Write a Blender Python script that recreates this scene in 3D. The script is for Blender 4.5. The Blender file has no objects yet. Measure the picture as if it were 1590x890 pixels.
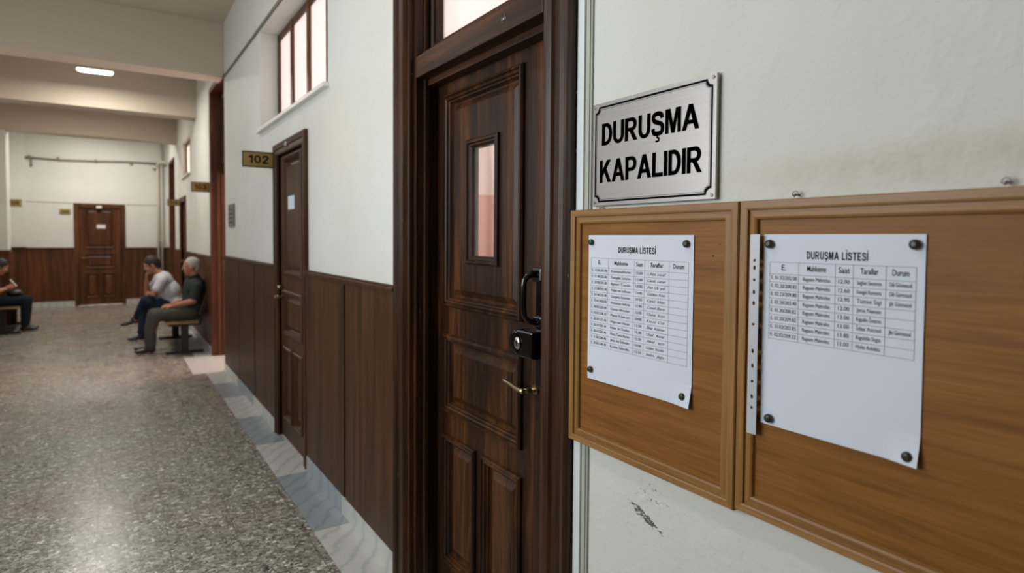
import bpy, bmesh, math, random
from mathutils import Vector, Matrix
random.seed(7)
S = bpy.context.scene
COL = S.collection

# ------------------------------------------------------------ camera
cam_d = bpy.data.cameras.new('camera'); cam = bpy.data.objects.new('camera', cam_d); COL.objects.link(cam)
R = Matrix(((0.83760874, 0.0136488, -0.54610008), (-0.54622591, 0.03371628, -0.83695906), (0.00698898, 0.99933824, 0.03569638)))
cam.matrix_world = Matrix.Translation((0, 0, 1.5)) @ R.to_4x4()
cam_d.sensor_width = 36; cam_d.lens = 950 * 36 / 1590; cam_d.shift_y = -0.0256163
cam_d.clip_start = 0.02
cam_d.dof.use_dof = True; cam_d.dof.focus_distance = 1.62; cam_d.dof.aperture_fstop = 2.8
S.camera = cam
# ------------------------------------------------------------ colour management, world
S.view_settings.view_transform = 'Standard'; S.view_settings.look = 'None'
S.view_settings.gamma = 1; S.view_settings.use_curve_mapping = False
S.view_settings.exposure = 0.14
world = bpy.data.worlds.new('world'); S.world = world; world.use_nodes = True
world.node_tree.nodes['Background'].inputs[0].default_value = (0.80, 0.90, 1.0, 1)
world.node_tree.nodes['Background'].inputs[1].default_value = 1.0
# ------------------------------------------------------------ key dimensions
D = 1.045        # right wall plane (x)
LX = -1.95       # left wall plane
FY = 15.93       # far wall plane (y)
BY = -3.0        # wall behind the camera
CH = 3.83        # ceiling height
def area(name, loc, direction, sx, sy, power, col):
    l = bpy.data.lights.new(name, 'AREA'); l.shape = 'RECTANGLE'; l.size = sx; l.size_y = sy
    l.energy = power; l.color = col
    o = bpy.data.objects.new(name, l); COL.objects.link(o); o.location = loc
    o.rotation_euler = Vector(direction).to_track_quat('-Z', 'Y').to_euler()
    return o
# daylight through the windows of the left wall (outside the frame)
area('daylight_near', (LX - 0.12, 2.1, 1.8), (1, 0, -0.12), 2.0, 2.1, 84, (0.93, 0.98, 1.0))
area('daylight_middle', (LX - 0.12, 6.2, 2.0), (1, 0, -0.12), 1.9, 2.1, 8, (0.95, 0.98, 1.0))
# daylight in the rooms behind the right wall
area('daylight_room', (4.45, 3.6, 2.3), (-1, 0, 0), 6.0, 2.4, 140, (1.0, 0.94, 0.93))
area('daylight_passage', (3.6, 7.93, 1.8), (-1, 0, -0.3), 0.95, 2.4, 90, (1.0, 0.82, 0.80))
area('daylight_second_passage', (3.6, 14.4, 1.9), (-1, 0, -0.2), 1.1, 2.4, 24, (1.0, 0.86, 0.80))

area('daylight_third_room', (2.5, 11.7, 2.4), (-1, 0, .1), 1.8, 1.8, 40, (1.0, 0.90, 0.76))
# ------------------------------------------------------------ helpers
def lin(c): return tuple(((v/255)/12.92 if v/255 <= .04045 else ((v/255+.055)/1.055)**2.4) for v in c) + (1,)
class NT:
    def __init__(s, name):
        s.m = bpy.data.materials.new(name); s.m.use_nodes = True; s.t = s.m.node_tree; s.n = s.t.nodes
        s.p = s.n['Principled BSDF']
    def new(s, typ, **kw):
        n = s.n.new(typ)
        for k, v in kw.items(): setattr(n, k, v)
        return n
    def put(s, sock, v):
        if isinstance(v, bpy.types.NodeSocket): s.t.links.new(v, sock)
        else: sock.default_value = v
    def noise(s, vec, scale, detail=3, rough=.5, dist=0):
        n = s.new('ShaderNodeTexNoise'); s.put(n.inputs['Vector'], vec); n.inputs['Scale'].default_value = scale
        n.inputs['Detail'].default_value = detail; n.inputs['Roughness'].default_value = rough; n.inputs['Distortion'].default_value = dist
        return n.outputs['Fac']
    def coord(s, scale=(1, 1, 1), rot=(0, 0, 0), loc=(0, 0, 0)):
        c = s.new('ShaderNodeTexCoord'); m = s.new('ShaderNodeMapping'); s.put(m.inputs[0], c.outputs['Object'])
        m.inputs['Scale'].default_value = scale; m.inputs['Rotation'].default_value = rot; m.inputs['Location'].default_value = loc
        return m.outputs[0]
    def ramp(s, fac, stops):
        r = s.new('ShaderNodeValToRGB'); s.put(r.inputs[0], fac)
        e = r.color_ramp.elements
        while len(e) > 1: e.remove(e[0])
        e[0].position = stops[0][0]; e[0].color = stops[0][1]
        for p, c in stops[1:]: x = e.new(p); x.color = c
        return r.outputs[0]
    def math(s, op, a, b=0.0, c=0.0):
        n = s.new('ShaderNodeMath', operation=op); s.put(n.inputs[0], a); s.put(n.inputs[1], b); s.put(n.inputs[2], c)
        return n.outputs[0]
    def mix(s, f, a, b, mode='MIX'):
        n = s.new('ShaderNodeMix', data_type='RGBA', blend_type=mode); s.put(n.inputs[0], f); s.put(n.inputs[6], a); s.put(n.inputs[7], b)
        return n.outputs[2]
    def bump(s, h, strength, dist=.01):
        b = s.new('ShaderNodeBump'); s.put(b.inputs['Height'], h); b.inputs['Strength'].default_value = strength; b.inputs['Distance'].default_value = dist
        s.t.links.new(b.outputs[0], s.p.inputs['Normal'])
    def base(s, c, rough=.5, metal=0.0, spec=.5):
        s.put(s.p.inputs['Base Color'], c); s.put(s.p.inputs['Roughness'], rough); s.p.inputs['Metallic'].default_value = metal
        s.p.inputs['Specular IOR Level'].default_value = spec
        return s.m
BW = lambda v: (v, v, v, 1)
def plain(name, c, rough=.5, metal=0.0, spec=.5): return NT(name).base(lin(c), rough, metal, spec)
def wood(name, dark, mid, light, axis='z', rough=.42, spec=.5, bump=.25, big=1.0, wob=.6, flecks=False):
    n = NT(name)
    sc = {'z': (14, 14, 0.9), 'y': (14, 0.9, 14), 'x': (.9, 14, 14)}[axis]
    sc2 = {'z': (160, 160, 5), 'y': (160, 5, 160), 'x': (5, 160, 160)}[axis]
    a = n.noise(n.coord(sc), big, 4, .6, wob); b = n.noise(n.coord(sc2), 1, 3, .6)
    f = n.math('ADD', n.math('MULTIPLY', a, .62), n.math('MULTIPLY', b, .38))
    c = n.ramp(f, [(.34, lin(dark)), (.5, lin(mid)), (.66, lin(light))])
    if flecks: c = n.mix(n.ramp(n.noise(n.coord((70, 70, 34)), 1, 2, .5), [(.755, BW(0)), (.775, BW(.8))]), c, lin((150, 128, 92)))
    n.base(c, n.math('ADD', n.math('MULTIPLY', b, .2), rough - .1), spec=spec)
    n.bump(b, bump, .002)
    return n.m

def mat_plaster():
    n = NT('plaster')
    c = n.coord()
    fine = n.noise(c, 90, 4, .6); mid = n.noise(c, 14, 3, .55, .3); big = n.noise(c, 1.3, 3, .5)
    col = n.ramp(big, [(.3, lin((212, 212, 203))), (.7, lin((221, 222, 216)))])
    # warm stain in the plaster above the boards, dark scuffs below them
    sep = n.new('ShaderNodeSeparateXYZ'); n.put(sep.inputs[0], c); Y, Z = sep.outputs[1], sep.outputs[2]
    def bell(v, mu, w): return n.math('POWER', 2.718, n.math('MULTIPLY', n.math('POWER', n.math('ABSOLUTE', n.math('DIVIDE', n.math('SUBTRACT', v, mu), w)), 2), -1))
    st = n.math('MULTIPLY', bell(Z, 1.625, .035), bell(Y, .35, .42))
    st = n.math('MULTIPLY', st, n.math('ADD', n.math('MULTIPLY', n.noise(c, 22, 4, .7), 1.4), -.15))
    st = n.math('MINIMUM', n.math('MAXIMUM', st, 0), 1)
    col = n.mix(n.math('MULTIPLY', st, .62), col, lin((178, 152, 116)))
    # crayon-like scuff below the boards
    line = n.math('ADD', .845, n.math('MULTIPLY', n.math('SUBTRACT', Y, 1.02), .35))
    sc = n.math('MULTIPLY', bell(Z, line, .022), bell(Y, 1.02, .10))
    nz = n.noise(n.coord((60, 60, 150), (0.5, 0, 0)), 1, 4, .8)
    scm = n.ramp(n.math('MULTIPLY', sc, nz), [(.40, BW(0)), (.46, BW(1))])
    sc2 = n.math('MULTIPLY', bell(Z, .90, .09), bell(Y, 1.0, .18))
    nz2 = n.noise(n.coord((90, 90, 150), (0.5, 0, 0)), 1, 3, .75)
    scm2 = n.ramp(n.math('MULTIPLY', sc2, nz2), [(.585, BW(0)), (.62, BW(1))])
    col = n.mix(n.math('MULTIPLY', n.math('MAXIMUM', scm, scm2), .9), col, lin((58, 56, 52)))
    # faint yellow patch between the doors
    yellow_patch = n.math('MULTIPLY', n.math('MULTIPLY', bell(Z, 2.0, .35), bell(Y, 3.3, .35)), n.noise(c, 5, 3, .6))
    col = n.mix(n.math('MULTIPLY', yellow_patch, .35), col, lin((205, 192, 150)))
    n.base(col, .62, spec=.3)
    lump = n.ramp(mid, [(.52, BW(0)), (.68, BW(1))])
    n.bump(n.math('ADD', n.math('MULTIPLY', fine, .45), n.math('MULTIPLY', lump, .5)), .42, .004)
    return n.m
def mat_terrazzo():
    n = NT('terrazzo')
    c = n.coord()
    nx = n.new('ShaderNodeTexNoise'); n.put(nx.inputs['Vector'], c); nx.inputs['Scale'].default_value = 45
    va = n.new('ShaderNodeVectorMath', operation='SCALE'); n.put(va.inputs[0], nx.outputs['Color']); va.inputs['Scale'].default_value = .022
    vb = n.new('ShaderNodeVectorMath', operation='ADD'); n.put(vb.inputs[0], c); n.put(vb.inputs[1], va.outputs[0])
    def vor(scale, feat='F1'):
        v = n.new('ShaderNodeTexVoronoi', feature=feat); n.put(v.inputs['Vector'], vb.outputs[0]); v.inputs['Scale'].default_value = scale
        return v
    v1 = vor(44); v2 = vor(105)
    s1 = n.new('ShaderNodeSeparateColor'); n.put(s1.inputs[0], v1.outputs['Color'])
    s2 = n.new('ShaderNodeSeparateColor'); n.put(s2.inputs[0], v2.outputs['Color'])
    big = n.ramp(s1.outputs[0], [(0, lin((40, 38, 35))), (.14, lin((84, 80, 73))), (.30, lin((128, 123, 113))), (.58, lin((154, 149, 137))), (.84, lin((186, 181, 170))), (.97, lin((232, 228, 219)))])
    small = n.ramp(s2.outputs[0], [(0, lin((60, 57, 51))), (.3, lin((108, 103, 94))), (.7, lin((142, 136, 124))), (1, lin((188, 182, 170)))])
    m = n.ramp(n.noise(c, 40, 2), [(.44, BW(0)), (.52, BW(1))])
    col = n.mix(m, big, small)
    col = n.mix(n.ramp(n.noise(c, 1.6, 3, .6), [(.45, BW(0)), (.75, BW(.25))]), col, lin((156, 126, 110)))
    sep = n.new('ShaderNodeSeparateXYZ'); n.put(sep.inputs[0], c)
    def joint(v, off, w, per=.295):
        f = n.math('ABSOLUTE', n.math('SUBTRACT', n.math('FRACT', n.math('DIVIDE', n.math('ADD', v, off), per)), .5))
        return n.math('GREATER_THAN', f, .5 - w)
    jx = joint(sep.outputs[0], 10*.295 + .085 + 0, .008); jy = joint(sep.outputs[1], 20*.295, .004)
    col = n.mix(n.math('MULTIPLY', jx, .55), col, lin((62, 56, 50)))
    col = n.mix(n.math('MULTIPLY', jy, .25), col, lin((70, 64, 58)))
    n.base(col, n.math('ADD', n.math('MULTIPLY', n.noise(c, 3, 3), .2), .17), spec=.5)
    n.bump(n.noise(c, 5, 2), .06, .01)
    return n.m
def mat_marble(name, a, b, vein):
    n = NT(name)
    c = n.coord((1, 1, 1), (0, 0, .7))
    w = n.new('ShaderNodeTexWave'); n.put(w.inputs['Vector'], c); w.inputs['Scale'].default_value = 3.2; w.inputs['Distortion'].default_value = 5
    w.inputs['Detail'].default_value = 4; w.inputs['Detail Scale'].default_value = 1.6; w.inputs['Detail Roughness'].default_value = .65
    col = n.mix(n.noise(n.coord(), 5, 4, .6), lin(a), lin(b))
    col = n.mix(n.ramp(w.outputs['Fac'], [(.0, BW(.6)), (.18, BW(.12)), (1, BW(0))]), col, lin(vein))
    return n.base(col, .3, spec=.5)

M = {}
M['plaster'] = mat_plaster()
M['ceiling'] = NT('ceiling_paint').base(lin((200, 187, 170)), .8, spec=.2)
M['terrazzo'] = mat_terrazzo()
M['marble'] = mat_marble('white_marble', (204, 204, 196), (186, 188, 183), (158, 161, 160))
M['marble_grey'] = mat_marble('grey_marble', (156, 163, 168), (138, 147, 154), (116, 125, 133))
M['door'] = wood('dark_door_wood', (22, 11, 5), (50, 28, 12), (98, 58, 26), 'z', .40, .28, .35)
M['door_h'] = wood('dark_door_wood_across', (28, 15, 7), (54, 31, 15), (88, 52, 26), 'y', .40, .28, .35)
M['casing'] = wood('dark_casing_wood', (26, 14, 6), (52, 30, 14), (86, 53, 27), 'z', .38, .30, .3, flecks=True)
M['wainscot'] = wood('brown_wainscot_wood', (40, 23, 10), (64, 39, 19), (88, 57, 32), 'z', .46, .25, .2)
M['redwood'] = wood('reddish_far_wood', (48, 25, 10), (80, 44, 19), (110, 66, 32), 'z', .42, .35, .2)
M['oak'] = wood('oak_panel_wood', (112, 70, 27), (134, 87, 37), (150, 103, 50), 'y', .48, .22, .15, 1.0, 1.8)
M['oak_v'] = wood('oak_frame_wood', (120, 82, 38), (144, 103, 53), (162, 122, 70), 'z', .42, .35, .15)
M['oak_h'] = wood('oak_frame_wood_across', (124, 84, 40), (146, 104, 56), (164, 124, 74), 'y', .42, .45, .15)
M['bench_wood'] = wood('yellow_bench_wood', (84, 66, 38), (108, 86, 52), (130, 104, 66), 'y', .35, .5, .05)
M['black'] = plain('black_enamel', (12, 12, 13), .16, 0, .6)
M['blackmetal'] = plain('black_painted_steel', (22, 21, 21), .45)
M['brass'] = plain('worn_brass', (170, 156, 122), .30, 1)
M['chrome'] = plain('bright_steel', (200, 198, 192), .25, 1)
M['zinc'] = plain('zinc_screw', (150, 148, 142), .4, 1)
M['pvc'] = plain('white_pvc', (222, 226, 228), .35)
M['pvc_old'] = plain('grey_pvc', (176, 178, 166), .5)
M['pipe'] = plain('cream_pipe_paint', (206, 200, 182), .5)
M['cable'] = plain('grey_cable', (134, 126, 114), .6)
M['gap'] = plain('gap_shade_black', (20, 16, 12), .9)  # near-black colour standing for the shade in gaps and holes
M['foam'] = plain('crumbling_filler', (170, 166, 155), .9)
M['ink'] = plain('black_ink', (13, 13, 14), .8, 0, .08)
M['greyink'] = plain('grey_toner', (72, 74, 80), .8, 0, .1)
M['penink'] = plain('pen_ink', (66, 68, 76), .6)
M['gridink'] = plain('table_line_grey', (128, 131, 138), .6)
M['paper'] = plain('white_paper', (214, 220, 232), .6, 0, .3)
M['olive'] = plain('dark_olive_plastic', (46, 44, 34), .35)
M['green'] = plain('dark_green_plastic', (10, 74, 56), .3)
n = NT('gold_sign'); M['gold'] = n.base(n.mix(n.noise(n.coord(), 40, 3), lin((140, 118, 66)), lin((164, 142, 86))), .5, .35)
n = NT('brushed_aluminium')
M['alu'] = n.base(n.mix(n.noise(n.coord((300, 3, 300)), 1, 2), lin((150, 146, 144)), lin((162, 158, 156))), .38, .75); n.bump(n.noise(n.coord((500, 4, 500)), 1, 2), .05, .001)
M['alu_grey'] = plain('grey_plaque_metal', (120, 112, 108), .5, .4)
M['skin'] = plain('skin', (176, 122, 96), .55); M['skin'].node_tree.nodes['Principled BSDF'].inputs['Subsurface Weight'].default_value = .08
M['hair_dark'] = plain('dark_hair', (32, 27, 25), .6)
M['hair_grey'] = plain('grey_hair', (176, 172, 168), .7)
def cloth(name, c1, c2, sc=60):
    n = NT(name); f = n.noise(n.coord(), sc, 3, .6)
    n.base(n.mix(f, lin(c1), lin(c2)), .85, spec=.2); n.bump(n.noise(n.coord(), 14, 3), .5, .02); return n.m
M['tee'] = cloth('lavender_white_cotton', (206, 205, 216), (220, 219, 228))
M['polo'] = cloth('dark_green_grey_knit', (44, 50, 48), (60, 66, 62))
M['trouser'] = cloth('grey_green_twill', (66, 68, 62), (84, 86, 78))
M['jeans'] = cloth('blue_denim', (26, 38, 52), (42, 56, 74))
M['darkjeans'] = cloth('dark_navy_denim', (16, 24, 32), (26, 36, 46))
M['blueshirt'] = cloth('slate_blue_shirt', (56, 66, 78), (72, 84, 98))
M['shoe'] = plain('black_shoe', (16, 17, 19), .4)
M['bag'] = plain('black_bag', (24, 24, 27), .5)
M['room_wall'] = plain('pale_pink_room_paint', (232, 212, 206), .7)
M['room_dado'] = plain('dusky_pink_panel', (206, 152, 142), .6)
n = NT('lamp_diffuser'); n.base((1, 1, 1, 1), .5); n.p.inputs['Emission Color'].default_value = (1, .98, .95, 1); n.p.inputs['Emission Strength'].default_value = 14; M['lamp'] = n.m
n = NT('blank_white_plastic'); M['white'] = n.base(lin((225, 222, 214)), .4); M['disc'] = plain('lavender_grey_plastic', (168, 160, 172), .4)
def glassmat(name, tint, f=.10, milk=0.0):
    n = NT(name); n.n.remove(n.p); out = n.n['Material Output']
    tr = n.new('ShaderNodeBsdfTransparent'); tr.inputs[0].default_value = tint
    gl = n.new('ShaderNodeBsdfGlossy'); gl.inputs['Roughness'].default_value = .03
    lw = n.new('ShaderNodeFresnel'); lw.inputs[0].default_value = 1.45
    mx = n.new('ShaderNodeMixShader'); n.put(mx.inputs[0], n.math('ADD', n.math('MULTIPLY', lw.outputs[0], .45), f * .05)); n.put(mx.inputs[1], tr.outputs[0]); n.put(mx.inputs[2], gl.outputs[0])
    o = mx.outputs[0]
    if milk:
        tl = n.new('ShaderNodeBsdfTranslucent'); tl.inputs[0].default_value = (.95, .93, .92, 1)
        m2 = n.new('ShaderNodeMixShader'); m2.inputs[0].default_value = milk; n.put(m2.inputs[1], o); n.put(m2.inputs[2], tl.outputs[0]); o = m2.outputs[0]
    n.put(out.inputs[0], o); return n.m
M['glass'] = glassmat('clear_glass', (.93, .95, .94, 1))
M['milk'] = glassmat('frosted_glass', (.95, .95, .95, 1), .1, .6)
M['film'] = glassmat('clear_film', (.9, .9, .92, 1))

# --- mesh building: everything is built in world coordinates, then moved into its parent's frame
def MR(u, h, z): return (D - h, u, z)        # right wall, u = world y, h out from the wall
def MF(u, h, z): return (u, FY - h, z)       # far wall
def ML(u, h, z): return (LX + h, u, z)       # left wall
def MS(Y):                                     # a plane facing the camera side at depth Y
    return lambda u, h, z: (u, Y - h, z)
class B:
    def __init__(s): s.bm = bmesh.new(); s.mi = 0
    def face(s, pts):
        f = s.bm.faces.new([s.bm.verts.new(p) for p in pts]); f.material_index = s.mi; return f
    def box(s, mp, u0, u1, h0, h1, z0, z1, bev=0.0):
        v = [s.bm.verts.new(mp(u, h, z)) for u in (u0, u1) for h in (h0, h1) for z in (z0, z1)]
        fs = [s.bm.faces.new([v[i] for i in q]) for q in ((0, 1, 3, 2), (4, 6, 7, 5), (0, 4, 5, 1), (2, 3, 7, 6), (0, 2, 6, 4), (1, 5, 7, 3))]
        for f in fs: f.material_index = s.mi
        if bev:
            es = list({e for f in fs for e in f.edges})
            r = bmesh.ops.bevel(s.bm, geom=es, offset=bev, segments=2, affect='EDGES', profile=.6)
            for f in r['faces']: f.material_index = s.mi
        return s
    def grid(s, mp, us, zs, holes, h0, h1):
        """a slab with rectangular holes: us, zs break lines; holes = (u0,u1,z0,z1)"""
        us = sorted(set([round(x, 5) for x in us] + [round(x, 5) for h in holes for x in h[:2] if us[0] < x < us[-1]]))
        zs = sorted(set([round(x, 5) for x in zs] + [round(x, 5) for h in holes for x in h[2:] if zs[0] < x < zs[-1]]))
        def full(i, j):
            if i < 0 or j < 0 or i >= len(us) - 1 or j >= len(zs) - 1: return False
            a, b = (us[i] + us[i+1]) / 2, (zs[j] + zs[j+1]) / 2
            return not any(h[0] < a < h[1] and h[2] < b < h[3] for h in holes)
        for i in range(len(us) - 1):
            for j in range(len(zs) - 1):
                if not full(i, j): continue
                a, b, c, d = us[i], us[i+1], zs[j], zs[j+1]
                s.face([mp(a, h1, c), mp(b, h1, c), mp(b, h1, d), mp(a, h1, d)])
                s.face([mp(a, h0, c), mp(a, h0, d), mp(b, h0, d), mp(b, h0, c)])
                for (di, dj, p, q) in ((-1, 0, (a, c), (a, d)), (1, 0, (b, c), (b, d)), (0, -1, (a, c), (b, c)), (0, 1, (a, d), (b, d))):
                    if not full(i + di, j + dj): s.face([mp(p[0], h0, p[1]), mp(p[0], h1, p[1]), mp(q[0], h1, q[1]), mp(q[0], h0, q[1])])
        bmesh.ops.remove_doubles(s.bm, verts=s.bm.verts, dist=1e-5)
        return s
    def loops(s, mp, L, fill=True):
        """connected rectangle loops (u0,u1,z0,z1,h): mitred mouldings"""
        prev = None
        for (u0, u1, z0, z1, h) in L:
            vs = [s.bm.verts.new(mp(u, h, z)) for u, z in ((u0, z0), (u1, z0), (u1, z1), (u0, z1))]
            if prev:
                for k in range(4):
                    f = s.bm.faces.new([prev[k], prev[(k+1) % 4], vs[(k+1) % 4], vs[k]]); f.material_index = s.mi
            prev = vs
        if fill:
            f = s.bm.faces.new(prev); f.material_index = s.mi
        return s
    def ring(s, mp, r, prof, fill=False):
        u0, u1, z0, z1 = r
        return s.loops(mp, [(u0+i, u1-i, z0+i, z1-i, h) for i, h in prof], fill)
    def tube(s, pts, r, seg=12, caps=True):
        pts = [Vector(p) for p in pts]; rs = r if isinstance(r, (list, tuple)) else [r]*len(pts)
        prev = None; up = None
        for i, p in enumerate(pts):
            d = (pts[min(i+1, len(pts)-1)] - pts[max(i-1, 0)]).normalized()
            if up is None or abs(up.dot(d)) > .98: up = Vector((0, 0, 1)) if abs(d.z) < .9 else Vector((1, 0, 0))
            a = d.cross(up).normalized(); b = a.cross(d).normalized(); up = b
            vs = [s.bm.verts.new(p + (a*math.cos(t) + b*math.sin(t)) * rs[i]) for t in [2*math.pi*k/seg for k in range(seg)]]
            if prev:
                for k in range(seg): f = s.bm.faces.new([prev[k], prev[(k+1) % seg], vs[(k+1) % seg], vs[k]]); f.material_index = s.mi; f.smooth = True
            elif caps: s.bm.faces.new(vs).material_index = s.mi
            prev = vs
        if caps: s.bm.faces.new(prev[::-1]).material_index = s.mi
        return s
    def lathe(s, c, axis, prof, seg=24, sx=1, sz=1):
        """prof = (radius, height along axis)"""
        c = Vector(c); ax = Vector(axis).normalized(); a = ax.cross(Vector((0, 0, 1)) if abs(ax.z) < .9 else Vector((1, 0, 0))).normalized(); b = a.cross(ax)
        prev = None
        for r, h in prof:
            vs = [s.bm.verts.new(c + ax*h + a*(r*sx*math.cos(t)) + b*(r*sz*math.sin(t))) for t in [2*math.pi*k/seg for k in range(seg)]]
            if prev:
                for k in range(seg): f = s.bm.faces.new([prev[k], prev[(k+1) % seg], vs[(k+1) % seg], vs[k]]); f.material_index = s.mi; f.smooth = True
            else: s.bm.faces.new(vs).material_index = s.mi
            prev = vs
        s.bm.faces.new(prev[::-1]).material_index = s.mi
        return s
    def ball(s, c, rad, rot=None, sub=3):
        m = Matrix.Translation(c)
        if rot is not None: m = m @ rot.to_4x4()
        m = m @ Matrix.Diagonal((*rad, 1)) if hasattr(rad, '__len__') else m @ Matrix.Scale(rad, 4)
        bmesh.ops.create_icosphere(s.bm, subdivisions=sub, radius=1, matrix=m); return s
    def caps(s, p, r, q, t):
        p, q = Vector(p), Vector(q); s.ball(p, r, sub=2); s.ball(q, t, sub=2)
        s.tube([p, q], [r, t], 16); return s
    def prism(s, mp, poly, h0, h1):
        a = [s.bm.verts.new(mp(u, h0, z)) for u, z in poly]; b = [s.bm.verts.new(mp(u, h1, z)) for u, z in poly]
        k = len(poly)
        for i in range(k): s.bm.faces.new([a[i], a[(i+1) % k], b[(i+1) % k], b[i]]).material_index = s.mi
        s.bm.faces.new(a[::-1]).material_index = s.mi; s.bm.faces.new(b).material_index = s.mi
        return s
def tag(o, label=None, cat=None, group=None, kind=None):
    for k, v in (('label', label), ('category', cat), ('group', group), ('kind', kind)):
        if v: o[k] = v
    return o
def root(name, loc, label=None, cat=None, group=None, kind=None):
    o = bpy.data.objects.new(name, None); COL.objects.link(o); o.location = loc; o.empty_display_size = .1
    return tag(o, label, cat, group, kind)
ABS = {}
def absloc(o): return Vector(ABS.get(o.name, o.location))
def obj(name, b, mats, parent=None, smooth=False, origin=None, recalc=True):
    bm = b.bm if isinstance(b, B) else b
    if recalc: bmesh.ops.recalc_face_normals(bm, faces=bm.faces)
    me = bpy.data.meshes.new(name); bm.to_mesh(me); bm.free()
    return objme(name, me, mats, parent, smooth, origin)
def objme(name, me, mats, parent=None, smooth=False, origin=None):
    for m in (mats if isinstance(mats, (list, tuple)) else [mats]): me.materials.append(M[m])
    o = bpy.data.objects.new(name, me); COL.objects.link(o)
    if parent is not None:
        o.parent = parent; base = absloc(parent); me.transform(Matrix.Translation(-base)); ABS[o.name] = base
    elif origin == 'world': ABS[o.name] = Vector((0, 0, 0))
    else:
        vs = [v.co for v in me.vertices]; lo = Vector([min(v[i] for v in vs) for i in range(3)]); hi = Vector([max(v[i] for v in vs) for i in range(3)])
        c = Vector(((lo.x+hi.x)/2, (lo.y+hi.y)/2, lo.z)); me.transform(Matrix.Translation(-c)); o.location = c; ABS[o.name] = c
    if smooth:
        for p in me.polygons: p.use_smooth = True
    return o
def struct(name, b, mats, label=None, origin='world'):
    return tag(obj(name, b, mats, None, origin=origin), label, None, None, 'structure')

def textmesh(txt, extrude=0.0, offset=0.0, shear=0.0, space=1.0):
    c = bpy.data.curves.new('lettering', 'FONT'); c.body = txt; c.size = 1; c.extrude = extrude; c.offset = offset; c.shear = shear; c.space_character = space
    c.resolution_u = 3
    o = bpy.data.objects.new('lettering', c); COL.objects.link(o)
    dg = bpy.context.evaluated_depsgraph_get(); dg.update()
    me = bpy.data.meshes.new_from_object(o.evaluated_get(dg)); bpy.data.objects.remove(o); bpy.data.curves.remove(c)
    return me
def add_text(b, txt, mp, uL, uR, z0, z1, h, th=0.0004, offset=0.0, shear=0.0, hf=None, baseline_fit=None, slope=0.0):
    """lettering fitted to the box uL..uR (reading direction) and z0..z1; baseline_fit: text whose height defines z0..z1"""
    me = textmesh(txt, 0, offset, shear)
    ref = me if baseline_fit is None else textmesh(baseline_fit, 0, offset, 0)
    ys = [v.co.y for v in ref.vertices]; y0, y1 = min(ys), max(ys)
    xs = [v.co.x for v in me.vertices]; x0, x1 = min(xs), max(xs)
    vs = []
    for v in me.vertices:
        u = uL + (v.co.x - x0) / (x1 - x0) * (uR - uL); z = z0 + (v.co.y - y0) / (y1 - y0) * (z1 - z0) + slope * (u - uL)
        hh = h + (hf(u, z) if hf else 0)
        vs.append(b.bm.verts.new(mp(u, hh, z)))
    for p in me.polygons:
        try: f = b.bm.faces.new([vs[i] for i in p.vertices]); f.material_index = b.mi
        except ValueError: pass
    bpy.data.meshes.remove(me)
    if ref is not me and baseline_fit is not None: bpy.data.meshes.remove(ref)

def _arc(cx_, cy_, rx, ry, a0, a1, n=10): return [(cx_ + rx*math.cos(math.radians(a0+(a1-a0)*k/n)), cy_ + ry*math.sin(math.radians(a0+(a1-a0)*k/n))) for k in range(n+1)]
def _stroke(pts, w, taper=None):
    P = []
    for i in range(len(pts)-1):
        p0, p1, p2, p3 = pts[max(i-1, 0)], pts[i], pts[i+1], pts[min(i+2, len(pts)-1)]
        for k in range(4):
            t = k/4; P.append(tuple(.5*((2*p1[a]) + (-p0[a]+p2[a])*t + (2*p0[a]-5*p1[a]+4*p2[a]-p3[a])*t*t + (-p0[a]+3*p1[a]-3*p2[a]+p3[a])*t**3) for a in (0, 1)))
    P.append(pts[-1]); L, Rr = [], []
    for i, p in enumerate(P):
        a, c = P[max(i-1, 0)], P[min(i+1, len(P)-1)]; dx, dy = c[0]-a[0], c[1]-a[1]; l = math.hypot(dx, dy) or 1
        L.append((p[0]-dy/l*w/2, p[1]+dx/l*w/2)); Rr.append((p[0]+dy/l*w/2, p[1]-dx/l*w/2))
    return [('strip', L, Rr)]
def _ring(outer, inner): return [('ring', outer, inner)]
SS = _stroke([(.66,.70),(.60,.85),(.38,.91),(.16,.86),(.11,.73),(.18,.61),(.40,.53),(.62,.45),(.69,.29),(.62,.13),(.38,.08),(.14,.13),(.08,.31)], .185)
_I = [('poly', [(0,0),(.2,0),(.2,1),(0,1)])]
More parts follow.
